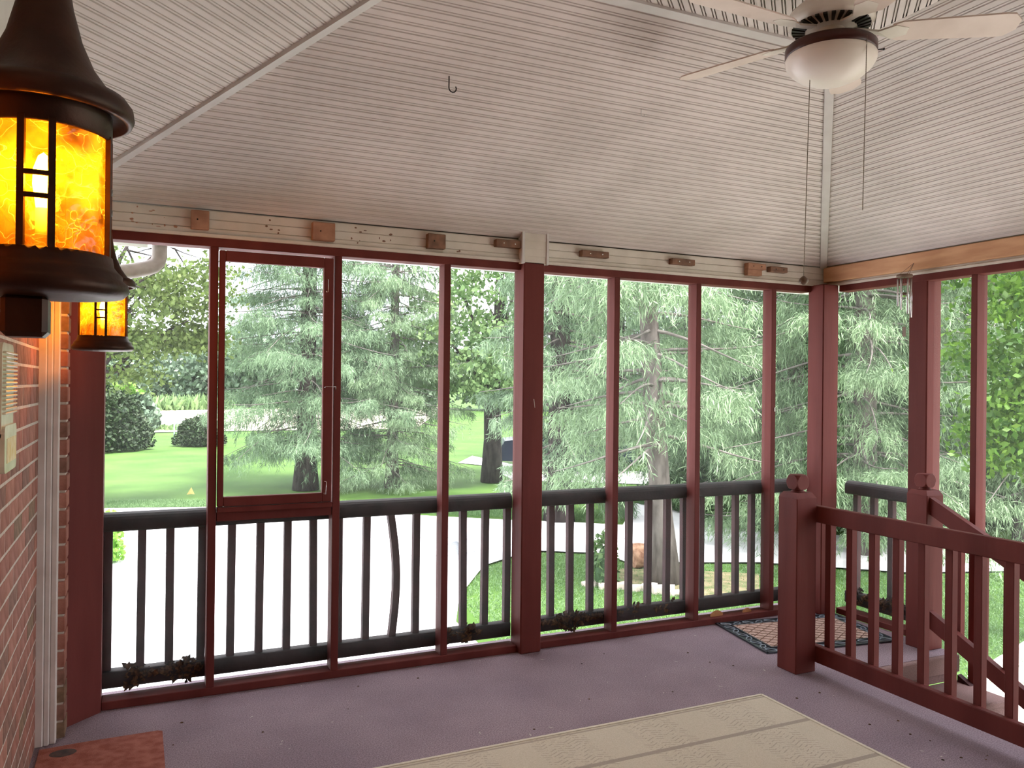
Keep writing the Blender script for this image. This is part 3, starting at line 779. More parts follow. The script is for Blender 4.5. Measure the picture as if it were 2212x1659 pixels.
# ================================================================== LANTERNS
def lantern(x, y, label, power, foot):
    t = thing('wall_lantern', label, 'lantern', (x,y,1.64), 'amber wall lanterns')
    c = (x,y,0)
    roof = [(0,2.215),(.012,2.212),(.018,2.200),(.012,2.188),(.008,2.180),(.020,2.172),(.026,2.155),(.030,2.11),(.037,2.065),(.049,2.018),(.066,1.978),(.090,1.945),(.100,1.938)]
    m_ = MB(); m_.lathe(roof,c,40); rp = part('roof_cap', m_, BRONZE, t)
    m_ = MB(); m_.lathe([(.098,1.941),(.110,1.937),(.118,1.926),(.120,1.912),(.116,1.903),(.109,1.903),(.106,1.910),(.088,1.912)],c,44); part('roof_rim', m_, BRONZE, rp)
    m_ = MB(); m_.lathe([(.090,1.916),(.090,1.876),(.086,1.874)],c,44); part('upper_collar', m_, BRONZE, t)
    m_ = MB(); m_.lathe([(.084,1.700),(.084,1.878)],c,48); part('amber_glass', m_, AMBER, t)
    a0 = math.atan2(CAM[1]-y, CAM[0]-x) - R(5.5)     # one bar pair looks back along the porch
    for k in range(4):
        fr = MB()
        for s_ in (-1,1):
            a = a0 + k*math.pi/2 + s_*R(12)
            p = (x+.087*math.cos(a), y+.087*math.sin(a)); d = np.array((math.cos(a),math.sin(a))); n_ = np.array((-d[1],d[0]))
            fr.prism([tuple(np.array(p)+n_*u+d*v) for u,v in ((-.0045,-.003),(.0045,-.003),(.0045,.004),(-.0045,.004))], 1.690, 1.880)
        for z in (1.772,1.803):
            fr.lathe([(.084,z-.003),(.091,z-.003),(.091,z+.003),(.084,z+.003),(.084,z-.003)],c,6,True,a0+k*math.pi/2-R(12),a0+k*math.pi/2+R(12))
        part('cage_bar', fr, BRONZE, t)
    m_ = MB(); m_.lathe([(.080,1.703),(.092,1.703),(.094,1.690),(.100,1.682),(.106,1.676),(.106,1.670),(.113,1.664),(.116,1.654),(.108,1.645),(.070,1.642),(0,1.641)],c,44); part('base_dish', m_, BRONZE, t)
    if foot:
        m_ = MB(); m_.cbox((x-.050,y-.02,1.583),(x+.009,y+.04,1.644),.007); part('bracket', m_, BRONZE, t)
    m_ = MB(); m_.cbox((XW+.018,y-.014,1.90),(x-.085,y+.014,1.925),.004); part('arm', m_, BRONZE, t)
    m_ = MB(); m_.cbox((XW+.003,y-.05,1.80),(XW+.022,y+.05,2.02),.005); part('back_plate', m_, BRONZE, t)
    m_ = MB(); m_.lathe([(0,1.852),(.007,1.846),(.013,1.828),(.014,1.805),(.011,1.785),(.009,1.770),(0,1.769)],c,16); part('bulb', m_, BULB, t)
    m_ = MB(); m_.lathe([(0,1.77),(.010,1.77),(.010,1.705),(0,1.705)],c,12); part('socket', m_, mat('lamp_socket',(.75,.65,.45),None), t)
    ld = bpy.data.lights.new('lantern_light','POINT'); ld.energy = power; ld.color = (1,.62,.28); ld.shadow_soft_size = .015
    lo = bpy.data.objects.new('lantern_light', ld); col.objects.link(lo); lo.parent = t; lo.matrix_parent_inverse = Matrix.Translation(-Vector(t.location)); lo.location = (x+.0,y-.022,1.81)
lantern(-.126,1.36,'large lit amber lantern close by in the left foreground',1.5,True)
lantern(-.125,3.69,'smaller looking lit amber lantern farther along the brick wall',1.5,False)

# beige ribbed housing on the wall
hs = thing('wall_sensor', 'beige ribbed plastic housing on the brick wall under the near lantern', 'housing', (XW+.03,2.60,1.27))
hy0,hy1 = 2.47,2.695
def rr(y0,y1,z0,z1,r,n=5):
    pts = []
    for (cy,cz,a0) in ((y1-r,z1-r,0),(y0+r,z1-r,90),(y0+r,z0+r,180),(y1-r,z0+r,270)):
        for k in range(n): a = R(a0+90*k/(n-1)); pts.append((cy+r*math.cos(a), cz+r*math.sin(a)))
    return pts
pts = rr(hy0,hy1,1.34,1.62,.03)
m_ = MB(); m_.loft([(XW+.002,a,b) for a,b in pts],[(XW+.05,a,b) for a,b in pts]); part('cover', m_, BEIGE, hs)
for k in range(15):
    z = 1.43+k*.0115
    m_ = MB(); m_.cbox((XW+.048,hy0+.012,z),(XW+.060,hy1+.003,z+.0055),.002); part('rib', m_, BEIGE, hs)
pts = rr(hy0,hy1+.004,1.275,1.40,.02)
m_ = MB(); m_.loft([(XW+.002,a,b) for a,b in pts],[(XW+.058,a,b) for a,b in pts]); part('lower_cover', m_, BEIGE, hs)
m_ = MB(); m_.box((XW+.0575,hy0+.04,1.300),(XW+.0592,hy1-.012,1.365)); part('label', m_, LABELY, hs)

# ================================================================== HOOKS AND CHIME
def hook(x, y, z, s_, label, m):
    h_ = MB(); pts = [(x,y,z+.002),(x,y,z-.045*s_)]
    for k in range(8):
        a = math.pi - k*R(215)/7
        pts.append((x+.020*s_+.020*s_*math.cos(a)-.0, y, z-.058*s_+-.020*s_*math.sin(a)*1.0))
    h_.tube(pts,.0032*s_,8)
    tag(new('ceiling_hook', h_.mesh('ceiling_hook'), m), label, 'hook', 'ceiling hooks')
d_ = fw + (970-1106)/F_PX*r2 + (829.5-165)/F_PX*u2
tt = (ZC+S*D-CAM[2])/(d_[2]+S*d_[1]); hk = CAM+tt*d_
hook(hk[0],hk[1],hk[2],.85,'black screw hook hanging from the front beadboard slope',BLACKM)
d_ = fw + (1385-1106)/F_PX*r2 + (829.5-236)/F_PX*u2
tt = (ZC+S*D-CAM[2])/(d_[2]+S*d_[1]); hk = CAM+tt*d_
hook(hk[0],hk[1],hk[2],.45,'small white painted screw hook right of the black hook',TRIMW)
wc = thing('wind_chime', 'silver tube wind chime hanging from the pine board', 'wind chime', (4.20,3.475,1.85))
cx,cy = 4.205,3.468
m_ = MB()
for a in (0,2.1,4.2): m_.tube([(4.283,3.468,2.29),(cx+.035*math.cos(a),cy+.035*math.sin(a),2.212)],.0012,5)
part('cord', m_, CHIMEW, wc)
m_ = MB(); m_.lathe([(0,2.214),(.044,2.214),(.047,2.206),(.044,2.198),(0,2.198)],(cx,cy,0),24); part('top_disc', m_, CHIMEW, wc)
for k,(L) in enumerate((.14,.165,.19,.215,.235,.15)):
    a = 1.2+k*math.pi/3
    m_ = MB(); m_.tube([(cx+.036*math.cos(a),cy+.036*math.sin(a),2.19),(cx+.036*math.cos(a),cy+.036*math.sin(a),2.19-L)],.0062,10); part('chime_tube', m_, STEEL, wc)
m_ = MB(); m_.lathe([(0,2.105),(.019,2.105),(.021,2.098),(.019,2.091),(0,2.091)],(cx,cy,0),18); part('clapper', m_, CHIMEW, wc)
m_ = MB(); m_.tube([(cx,cy,2.2),(cx,cy,1.90)],.001,5); m_.box((cx-.012,cy-.003,1.84),(cx+.012,cy+.003,1.90)); part('wind_sail', m_, CHIMEW, wc)

# ================================================================== FLOOR THINGS
m_ = MB()
m_.prism([(.45,.9),(2.822,.9),(2.822,3.118),(2.81,3.13),(.45,3.13)], .0006, .007)
rug = thing('area_rug', 'pale beige woven area rug on the carpet', 'rug', (1.6,2.0,0))
part('rug_field', m_, RUG, rug)
for (a,b) in (((.45,3.118,.004),(2.822,3.134,.0105)),((2.810,.9,.004),(2.826,3.13,.0105))):
    k_ = MB(); k_.cbox(a,b,.002); part('bound_edge', k_, mat('rug_binding',(.56,.51,.40),(.64,.58,.47),60,.9), rug)
# reddish mat by the casing
m_ = MB(); m_.prism([(-.345,3.825),(-.20,3.836),(.10,3.838),(.118,3.826),(.118,3.0),(-.345,3.0)], .001, .011)
tag(new('floor_mat', m_.mesh('floor_mat'), MATRED), 'plain rust red pile mat at foot of the white casing', 'mat')
m_ = MB(); m_.lathe([(0,.013),(.020,.0125),(.036,.0115),(.037,.0112)],(-.255,3.755,0),18); m_.v = [(x+(x+.255)*.35,y,z) for x,y,z in m_.v]
tag(new('dark_spot', m_.mesh('dark_spot'), mat('dark_grime',(.045,.035,.035),(.10,.06,.05),40,.95)), 'small dark grimy patch on the rust red mat', 'stain')
# rubber and coir mat at the landing
mt = thing('door_mat', 'black scroll bordered rubber mat with brown coir centre on the landing', 'mat', (3.79,3.83,0))
mc = Vector((3.79,3.835,0)); ax = Vector((.886,-.132,0)).normalized(); ay = Vector((.105,.60,0)).normalized(); hw_,hh_ = .455,.30
def mp_(u,v,z): return mc+ax*u+ay*v+Vector((0,0,z))
def mbar(u0,v0,u1,v1,z0,z1): return MB().loft([mp_(u0,v0,z0),mp_(u1,v0,z0),mp_(u1,v1,z0),mp_(u0,v1,z0)],[mp_(u0,v0,z1),mp_(u1,v0,z1),mp_(u1,v1,z1),mp_(u0,v1,z1)])
BW = .085
m_ = mbar(-hw_,-hh_,hw_,hh_,.0008,.004); part('rubber_base', m_, RUBBER, mt)
m_ = mbar(-hw_+BW,-hh_+BW,hw_-BW,hh_-BW,.004,.011); coir = part('coir_centre', m_, COIR, mt)
for (u0,v0,u1,v1) in ((-hw_,-hh_,hw_,-hh_+.014),(-hw_,hh_-.014,hw_,hh_),(-hw_,-hh_,-hw_+.014,hh_),(hw_-.014,-hh_,hw_,hh_)):
    part('outer_rim', mbar(u0,v0,u1,v1,.004,.010), RUBBER, mt)
a_,b_ = hw_-BW,hh_-BW
for (u0,v0,u1,v1) in ((-a_-.012,-b_-.012,a_+.012,-b_),(-a_-.012,b_,a_+.012,b_+.012),(-a_-.012,-b_,-a_,b_),(a_,-b_,a_+.012,b_)):
    part('inner_rim', mbar(u0,v0,u1,v1,.004,.0115), RUBBER, mt)
LOOPM = mat('sheen_tinted_rubber', (.16,.20,.25), (.22,.27,.33), 30, .3, spec=.6)  # blue-grey sheen of the black rubber put into the scroll colour
def loop(u,v,rot,L,W):
    m_ = MB(); pts = []
    for k in range(13):
        a = 2*math.pi*k/12; q_ = (L*math.cos(a), W*math.sin(a)); c_,s_ = math.cos(rot),math.sin(rot)
        pts.append(mp_(u+q_[0]*c_-q_[1]*s_, v+q_[0]*s_+q_[1]*c_, .007))
    m_.tube(pts,.0042,5,cap=False); return m_
for sgn in (-1,1):
    for k in range(11):
        part('scroll_loop', loop(-.40+.08*k, sgn*(hh_-.043), R(35 if k%2 else -35), .034,.016), LOOPM, mt)
    for k in range(6):
        part('scroll_loop', loop(sgn*(hw_-.043), -.19+.076*k, R(125 if k%2 else 55), .034,.016), LOOPM, mt)
for k in range(-7,8):       # lattice grooves stand as raised ribs
    for s_ in (-1,1):
        u0 = k*.085; pts = []
        for t in np.linspace(-1,1,60):
            u = u0+s_*t*b_*1.25; v = t*b_
            if abs(u) < a_: pts.append(mp_(u,v,.0112))
        if len(pts) > 2: m_ = MB(); m_.tube([pts[0],pts[-1]],.0028,4); part('lattice_rib', m_, mat('coir_rib',(.26,.16,.12),None,rough=.95) if 'coir_rib' not in bpy.data.materials else bpy.data.materials['coir_rib'], coir)
# bits of debris
g_ = random.Random(21); m_ = MB()
for _ in range(150):
    x = g_.uniform(-.1,4.1); y = g_.uniform(1.9,4.15)
    if x > 3.3 and y < 3.4: continue
    if y < 3.14 and x < 2.83: continue
    if x > 3.2: continue
    s_ = g_.uniform(.0025,.007); a = g_.uniform(0,6.28); L_ = s_*g_.choice((1,1,2.5))
    c_,q_ = math.cos(a),math.sin(a)
    m_.add([(x+c_*L_,y+q_*L_,.0022),(x-q_*s_*.5,y+c_*s_*.5,.0018),(x-c_*L_,y-q_*L_,.0026),(x+q_*s_*.5,y-c_*s_*.5,.0018),(x,y,.0008)],[(0,1,2,3),(0,4,1),(2,4,3)])
tag(new('floor_debris', m_.mesh('floor_debris'), CHIPS), 'pale chips and twig bits scattered over the carpet', 'debris', kind='stuff')
m_ = MB()
for _ in range(26):
    x = g_.uniform(.1,3.2); y = g_.uniform(2.2,4.1)
    if y < 3.16 and x < 2.85: x = g_.uniform(2.87,3.25)
    s_ = g_.uniform(.003,.008); m_.lathe([(0,.004),(s_*.7,.003),(s_,.001)],(x,y,0),6)
tag(new('dark_crumbs', m_.mesh('dark_crumbs'), LITTER), 'dark crumbs of bark scattered over the carpet', 'debris', kind='stuff')

# ================================================================== EAVES OUTSIDE
so = MB(); so.box((.10,4.29,2.262),(4.9,4.80,2.275)); so.box((4.42,YB,2.262),(4.93,4.29,2.275)); so.box((-.9,4.36,2.27),(.10,4.80,2.28))
struct('soffit', 'white soffit outside above the screens', so, SOFFIT)
gt = thing('rain_gutter', 'white rain gutter with bent downspout outside the first bay', 'gutter', (.1,4.8,2.2))
m_ = MB(); m_.loft([(x_,a,b) for x_ in (.085,) for a,b in ((4.80,2.266),(4.88,2.264),(4.92,2.34),(4.80,2.34))],[(4.9,a,b) for a,b in ((4.80,2.268),(4.88,2.266),(4.92,2.34),(4.80,2.34))]); part('gutter_trough', m_, GUTTER, gt)
m_ = MB(); m_.box((-.6,4.66,2.240),(.050,4.79,2.285)); part('fascia_return', m_, GUTTER, gt)
for k in range(9):
    m_ = MB(); m_.cbox((-.60,4.67+k*.013,2.2385),(.045,4.677+k*.013,2.2405),.0004); part('vent_rib', m_, GUTTER, gt)
m_ = MB(); m_.tube([(.108,4.86,2.30),(.108,4.86,2.205),(.100,4.855,2.175),(.080,4.845,2.152),(.045,4.83,2.135),(-.02,4.81,2.115),(-.30,4.70,2.04)],.040,14); part('downspout', m_, SPOUT, gt)

# ================================================================== GROUND
def poly_ground(name, pts, z, m, label):
    mb = MB(); mb.add([(p[0],p[1],z) for p in pts],[tuple(range(len(pts)))])
    return struct(name, label, mb, m)
mb = MB(); N = 60
xs = np.linspace(-120,220,N); ys = np.linspace(-40,300,N)
vv = [(x,y,GZ-.02) for y in ys for x in xs]
ff = [(j*N+i,j*N+i+1,(j+1)*N+i+1,(j+1)*N+i) for j in range(N-1) for i in range(N-1)]
mb.add(vv,ff); struct('lawn', 'mown green lawn around the drive', mb, LAWN)
P_ = lambda px,py: ground_at(px,py,GZ)[:2]
far_e = [P_(*q_) for q_ in ((232,1099),(450,1096),(735,1102),(900,1114),(1100,1124),(1240,1129),(1345,1135),(1372,1088),(1425,1086),(1520,1121),(1640,1147),(1960,1166),(2300,1172))]
near_e = [P_(*q_) for q_ in ((2300,1233),(1960,1238),(1640,1216),(1500,1216),(1350,1214),(1300,1196),(1170,1191),(1100,1205),(1045,1223),(992,1290),(985,1345))]
pts = [(-14,19.0)] + list(far_e) + list(near_e) + [(3.1,5.4),(-14,5.4)]
drive = poly_ground('driveway', pts, GZ+.012, CONC, 'bright pale concrete driveway')
def joint(a, b, w=.03):
    a = np.array(P_(*a)); b = np.array(P_(*b)); d = b-a; d /= np.linalg.norm(d); n = np.array((-d[1],d[0]))*w/2
    mb = MB(); mb.add([(*(a-n),GZ+.015),(*(b-n),GZ+.015),(*(b+n),GZ+.015),(*(a+n),GZ+.015)],[(0,1,2,3)]); part('expansion_joint', mb, ASPH, drive)
joint((240,1196),(975,1203)); joint((240,1160),(975,1163)); joint((975,1203),(1175,1164)); joint((1172,1162),(1350,1165)); joint((990,1168),(1060,1163))
poly_ground('far_lane', [P_(*q_) for q_ in ((990,1000),(1050,1006),(1110,1038),(1400,1046),(1400,1020),(1110,1004),(1020,985))], GZ+.006, CONC, 'pale lane behind the maple trunk')
poly_ground('bounce_ground', [(5.3,-30),(13,-30),(13.5,3),(10.5,6.2),(7.2,5.2),(5.0,3.2)], GZ+.008, mat('pale_gravel',(.50,.47,.42),(.64,.61,.56),3,.95,.5,60), 'pale gravel patch added beside the steps to bounce light')  # pale ground added to bounce neutral light up to the ceiling
poly_ground('dry_field', [P_(*q_) for q_ in ((40,936),(200,938),(447,932),(620,930),(900,926),(960,880),(447,884),(200,880),(40,880))], GZ+.02, FIELD, 'pale bleached field beyond the lawn')

# ---- vegetation helpers
def np_mesh(name, V, Fq, tint=None, smooth=False):
    me = bpy.data.meshes.new(name)
    nv, nf, k = len(V), len(Fq), Fq.shape[1]
    me.vertices.add(nv); me.vertices.foreach_set('co', np.ascontiguousarray(V, np.float32).ravel())
    me.loops.add(nf*k); me.loops.foreach_set('vertex_index', np.ascontiguousarray(Fq, np.int32).ravel())
    me.polygons.add(nf); me.polygons.foreach_set('loop_start', np.arange(0, nf*k, k, dtype=np.int32))
    me.update(calc_edges=True)
    if tint is not None:
        a = me.attributes.new('tint', 'FLOAT', 'POINT'); a.data.foreach_set('value', np.ascontiguousarray(tint, np.float32))
    return me
def unit(v): return v/np.maximum(np.linalg.norm(v, axis=-1, keepdims=True), 1e-9)
def ribbons(P, Dv, L, W, droop, rng, nseg=3, tint=None):
    n = len(P); Dv = unit(Dv)
    side = unit(np.cross(Dv, rng.normal(size=(n,3))))
    prof = {3:np.array([.45,1.0,.75,.08]),2:np.array([.5,1.0,.1])}[nseg]
    V = np.zeros((n,nseg+1,2,3))
    for s_ in range(nseg+1):
        t = s_/nseg
        c = P + Dv*(L*t)[:,None] + np.array([0,0,-1.])*(droop*L*t*t)[:,None]
        w = (W*prof[s_]*rng.uniform(.6,1.3,n))[:,None]
        V[:,s_,0] = c-side*w/2; V[:,s_,1] = c+side*w/2
    base = np.arange(n)[:,None]*(nseg+1)*2
    Fs = []
    for s_ in range(nseg):
        Fs.append(np.concatenate([base+2*s_, base+2*s_+1, base+2*s_+3, base+2*s_+2],1))
    T = np.repeat(rng.uniform(0,1,n) if tint is None else tint, (nseg+1)*2)
    # tips paler than bases
    T = T*.8 + .2*np.tile(np.repeat(np.linspace(0,1,nseg+1),2), n)
    return V.reshape(-1,3), np.concatenate(Fs,0), T
def leaves(C, size, rng, tint=None, flat=.5):
    n = len(C)
    nrm = unit(rng.normal(size=(n,3))*np.array([1,1,flat]) + np.array([0,0,.5]))
    a = unit(np.cross(nrm, rng.normal(size=(n,3)))); b = np.cross(nrm, a)
    s_ = (size*rng.uniform(.6,1.3,n))[:,None]
    V = np.stack([C-a*s_, C+b*s_*.6-nrm*s_*.15, C+a*s_, C-b*s_*.6-nrm*s_*.15],1).reshape(-1,3)
    Fq = np.arange(4*n).reshape(n,4)
    T = np.repeat(rng.uniform(0,1,n) if tint is None else tint, 4)
    return V, Fq, T

def make_spruce(seed, H=15.0, rb=3.4, zlow=.5, dens=150, tr=.22, lean=(0,0), zfine=7.5, bare=0.0, barkm=None):
    rng = np.random.default_rng(seed)
    mbk = MB(); pts = []; rad = []
    for k in range(16):
        t = k/15; z = H*t
        pts.append((lean[0]*t*H+.05*math.sin(3*t+seed), lean[1]*t*H+.05*math.cos(4*t), z)); rad.append(tr*(1-t)**.8*(1.0 if k else 1.35)+.01)
    mbk.tube(pts, rad, 12)
    trunk_at = lambda z: np.array([lean[0]*z, lean[1]*z, z])
    tw = MB()
    Ps=[];Ds=[];Ls=[];Ws=[];Dr=[];Ts=[]
    z = zlow
    while z < H*.97:
        fine = z < zfine
        nb = rng.integers(4,7) if fine else rng.integers(3,5)
        az0 = rng.uniform(0,6.28)
        for b in range(nb):
            az = az0+2*math.pi*b/nb+rng.uniform(-.35,.35)
            L = rb*(1-z/H)**.75*rng.uniform(.65,1.12)
            if z < 2.0: L *= rng.uniform(.6,1.0)
            zz = z+rng.uniform(-.15,.15)
            o = np.array([math.cos(az),math.sin(az),0]); sd = np.array([-o[1],o[0],0])
            up0 = rng.uniform(-.15,.20); dp = rng.uniform(.25,.55); wob = rng.uniform(-.25,.25)
            def bp(t): return trunk_at(zz)+o*L*t+sd*wob*L*t*t+np.array([0,0,1])*(up0*L*t-dp*L*t*t+.22*L*t**3)
            ts = np.linspace(0,1,7)
            tw.tube([bp(t) for t in ts], [.024*(1-t)+.004 if fine else .03*(1-t)+.01 for t in ts], 4, cap=False)
            hid = rng.uniform() < bare
            n = max(2, int(L*(dens if fine else dens*.30)*(.15 if hid else 1)))
            t = rng.uniform(.10,1.0,n)**.75
            base = np.stack([bp(q_) for q_ in t])
            tan = np.stack([bp(min(1,q_+.02))-bp(max(0,q_-.02)) for q_ in t]); tan = unit(tan)
            sg = rng.choice([-1.,1.],n)[:,None]
            # laterals reach out sideways; from them strands hang, each set with short sprigs
            lat = rng.uniform(.0,1.0,n)**1.3*(.55*L*(1-t)+.16)
            lp = base + sg*sd*lat[:,None]*.85 + tan*lat[:,None]*.55 - np.array([0,0,1])*(lat*lat*.35+rng.uniform(0,.05,n))[:,None]
            ns = 9 if fine else 2; q3 = 1 if fine else 4.2
            hl = rng.uniform(.06,.42,n)*(1 if fine else 1.4); sw = rng.normal(size=(n,3))*.10
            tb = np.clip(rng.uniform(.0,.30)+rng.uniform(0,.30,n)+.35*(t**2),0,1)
            for k_ in range(ns):
                u_ = (k_+rng.uniform(0,1,n))/ns
                pp = lp + (sw+np.array([0,0,-1.]))*(hl*u_)[:,None] + sg*sd*(.08*u_)[:,None]
                dv = rng.normal(size=(n,3))*.75 + sg*sd*.35 + tan*.35 + np.array([0,0,-.9])
                Ps.append(pp); Ds.append(dv); Ls.append(rng.uniform(.05,.15,n)*q3); Ws.append(rng.uniform(.007,.017,n)*q3)
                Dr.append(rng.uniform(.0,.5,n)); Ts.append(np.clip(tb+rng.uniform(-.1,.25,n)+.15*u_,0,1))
        z += rng.uniform(.22,.36) if fine else rng.uniform(.40,.6)
    V,Fq,T = ribbons(np.concatenate(Ps),np.concatenate(Ds),np.concatenate(Ls),np.concatenate(Ws),np.concatenate(Dr),rng,2,np.concatenate(Ts))
    return mbk.mesh('trunk'), tw.mesh('branches'), np_mesh('needles',V,Fq,T)

def tree_obj(name, label, cat, group, meshes, mats_, loc, rz=0, scale=1, names=('trunk','branches','foliage')):
    t = thing(name, label, cat, loc, group)
    for nm, me, m in zip(names, meshes, mats_):
        o = bpy.data.objects.new(nm, me); col.objects.link(o); o.parent = t
        if len(me.materials) == 0: me.materials.append(m)
        else: o.material_slots[0].link = 'OBJECT'; o.material_slots[0].material = m
        if nm in ('foliage','branches'): o['kind'] = 'stuff'
    t.rotation_euler = (0,0,rz); t.scale = (scale,)*3
    return t
spA = make_spruce(11, 16, 3.4, 1.2, 62, .27)
spB = make_spruce(23, 15, 3.1, .7, 62, .20, bare=.08)
spC = make_spruce(51, 15, 1.9, 1.0, 70, .24, bare=.15)
spD = make_spruce(37, 14, 1.9, 2.0, 62, .150, (-.085,.03), bare=.30)
def gpos(px, depth):
    p = at_depth(px, 840, depth); return (p[0],p[1],GZ)
SPR = [('A',spA,668,20.9,0.3,.92,SPRUCE,BARKD,'broad weeping spruce seen through the hinged sash, trunk on the lawn'),
       ('B',spB,850,21.5,1.9,.78,SPRUCE2,BARK,'weeping spruce filling the bay left of the middle post'),
       ('C',spC,1215,16.5,2.4,1.0,SPRUCE,BARKD,'dark trunked spruce just right of the thick middle post'),
       ('D',spD,1452,11.3,0.0,1.0,SPRUCE2,BARK,'nearest spruce with a leaning grey trunk rising from the bed'),
       ('E',spB,1590,19.0,.8,1.0,SPRUCE,BARK,'spruce across the drive in the seventh bay'),
       ('F',spA,1720,16.5,4.1,.9,SPRUCE2,BARK,'spruce behind the narrow bay at the corner post'),
       ('G',spB,1862,13.5,3.3,.95,SPRUCE2,BARK,'spruce with bare limbs between corner post and wind chime'),
       ('H',spA,2040,17.5,5.2,1.0,SPRUCE,BARKD,'spruce behind the right wall between its two posts'),
       ('I',spB,2230,14.5,1.1,1.0,SPRUCE2,BARK,'spruce at the far right behind the bright maple leaves'),
       ('J',spA,1330,27,3.0,1.05,SPRUCE,BARKD,'distant spruce behind the leaning trunk')]
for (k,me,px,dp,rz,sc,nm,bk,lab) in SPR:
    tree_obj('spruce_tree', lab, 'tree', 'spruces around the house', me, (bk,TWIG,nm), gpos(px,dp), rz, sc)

def make_decid(seed, H, crown, ncl, leafn, leaf, tr=.22, fork=.3, spread=1.0, nl=9):
    """crown: list of (x,y,z,rx,ry,rz) blobs relative to the base"""
    rng = np.random.default_rng(seed); mbk = MB()
    top = H*fork
    mbk.tube([(0,0,0),(.02,0,top*.5),(0,.02,top),(0.05,0,top*1.4)],[tr*1.3,tr,tr*.95,tr*.6],12)
    Cs=[]; Ts=[]
    for (x,y,z,rx,ry,rz_) in crown:
        for _ in range(max(2,nl//len(crown)+1)):
            e_ = np.array([x,y,z])+rng.normal(size=3)*np.array([rx,ry,rz_])*.5
            s_ = np.array([0,0,top*rng.uniform(.8,1.3)]); mid = (s_+e_)/2+np.array([0,0,.15*abs(e_[2]-s_[2])])
            mbk.tube([s_,mid,e_],[tr*.35,tr*.2,.012],6,cap=False)
            for _q in range(3):
                f_ = mid+(e_-mid)*rng.uniform(.1,.9); g3 = f_+rng.normal(size=3)*np.array([rx,ry,rz_])*.35
                mbk.tube([f_,(f_+g3)/2+rng.normal(size=3)*.05,g3],[tr*.1+.006,.012,.005],4,cap=False)
        c = rng.normal(size=(ncl,3)); c = unit(c)*rng.uniform(.35,1,(ncl,1))**.5*np.array([rx,ry,rz_])+np.array([x,y,z])
        # layered sprays: flattened clusters
        n = leafn
        ofs = rng.normal(size=(ncl,n,3))*np.array([.30,.30,.10])*spread
        C = (c[:,None]+ofs).reshape(-1,3); C[:,2] -= (np.linalg.norm(ofs[...,:2],axis=-1)**2).reshape(-1)*.35
        Cs.append(C); Ts.append(np.clip(np.repeat(rng.uniform(.1,.8,ncl),n)+rng.uniform(-.2,.2,ncl*n),0,1))
    C = np.concatenate(Cs); V,Fq,T = leaves(C, leaf, rng, np.concatenate(Ts))
    return mbk.mesh('trunk'), np_mesh('foliage',V,Fq,T)
def decid(label, meshes, bark, leafm, loc, rz=0, sc=1, group='leafy trees around the house'):
    return tree_obj('leafy_tree', label, 'tree', group, meshes, (bark,leafm), loc, rz, sc, ('trunk','foliage'))
mp = make_decid(5, 11, [(-1.2,0,4.2,2.0,1.8,1.4),(.8,0,5.2,2.0,1.8,1.6),(-.2,-.6,3.0,1.5,1.4,.8),(0,0,7.5,2.6,2.4,2.2)], 70, 42, .085, .25, .22, 1.0)
decid('maple with a dark trunk on the lawn left of the middle post', mp, BARKD, MAPLE, gpos(1064,23.0))
# overhanging tree on the left
ov = make_decid(8, 10, [(1.1,-.3,4.2,1.5,1.2,.9),(.9,-.8,5.5,2.2,1.6,1.0),(1.9,-.4,4.7,1.0,1.0,.55),(.75,-.4,3.3,.75,.8,.75),(-1.2,0,5,2,2,1.8),(0,0,7.5,2.5,2.5,1.8),(2.1,.3,3.75,.5,.6,.3)], 54, 34, .06, .22, .3, .9, 14)
decid('olive leaved tree hanging over the lawn in the first bay', ov, BARKD, OLIVE, gpos(190,17.5))
# bright near maple on the right
nm_ = make_decid(13, 9, [(-1.0,.2,3.2,.75,.7,.6),(-.8,.2,4.3,1.0,.9,.8),(-1.15,.1,2.35,.45,.5,.45),(.6,.3,4.5,1.4,1.3,1.5),(.2,.4,6.2,1.6,1.6,1.3)], 75, 46, .040, .16, .25, .62)
decid('bright green maple leaning in at the far right screens', nm_, BARK, MAPLEN, gpos(2385,8.6))
# trees far across the field
rng0 = np.random.default_rng(3)
fm = [make_decid(40+k, 14, [(0,0,6,4.2,4,3.6),(-2,0,4,3,3,2.5),(2.2,0,4.5,3,3,2.6),(.3,0,2.0,3.6,3.2,1.8)], 60, 16, .38, .3, .2, 2.2, 4) for k in range(3)]
FT = [(120,100,1.0),(205,96,.95),(300,104,.85),(372,108,.80),(440,100,.95),(560,98,1.15),(720,96,1.2),(900,92,1.15),(1090,90,1.15),(1290,88,1.2),(1500,86,1.2),(1730,86,1.2),(1980,84,1.2),(2240,84,1.2)]
ORD = ['first','second','third','fourth','fifth','sixth','seventh','eighth','ninth','tenth','eleventh','twelfth','thirteenth','fourteenth','fifteenth','sixteenth','seventeenth','eighteenth','nineteenth']
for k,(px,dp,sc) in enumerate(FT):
    decid(f'hazy distant tree in the far tree line, {ORD[k]} from the left', fm[k%3], BARKD, FARG, gpos(px,dp), k*1.3, sc, 'distant tree line')
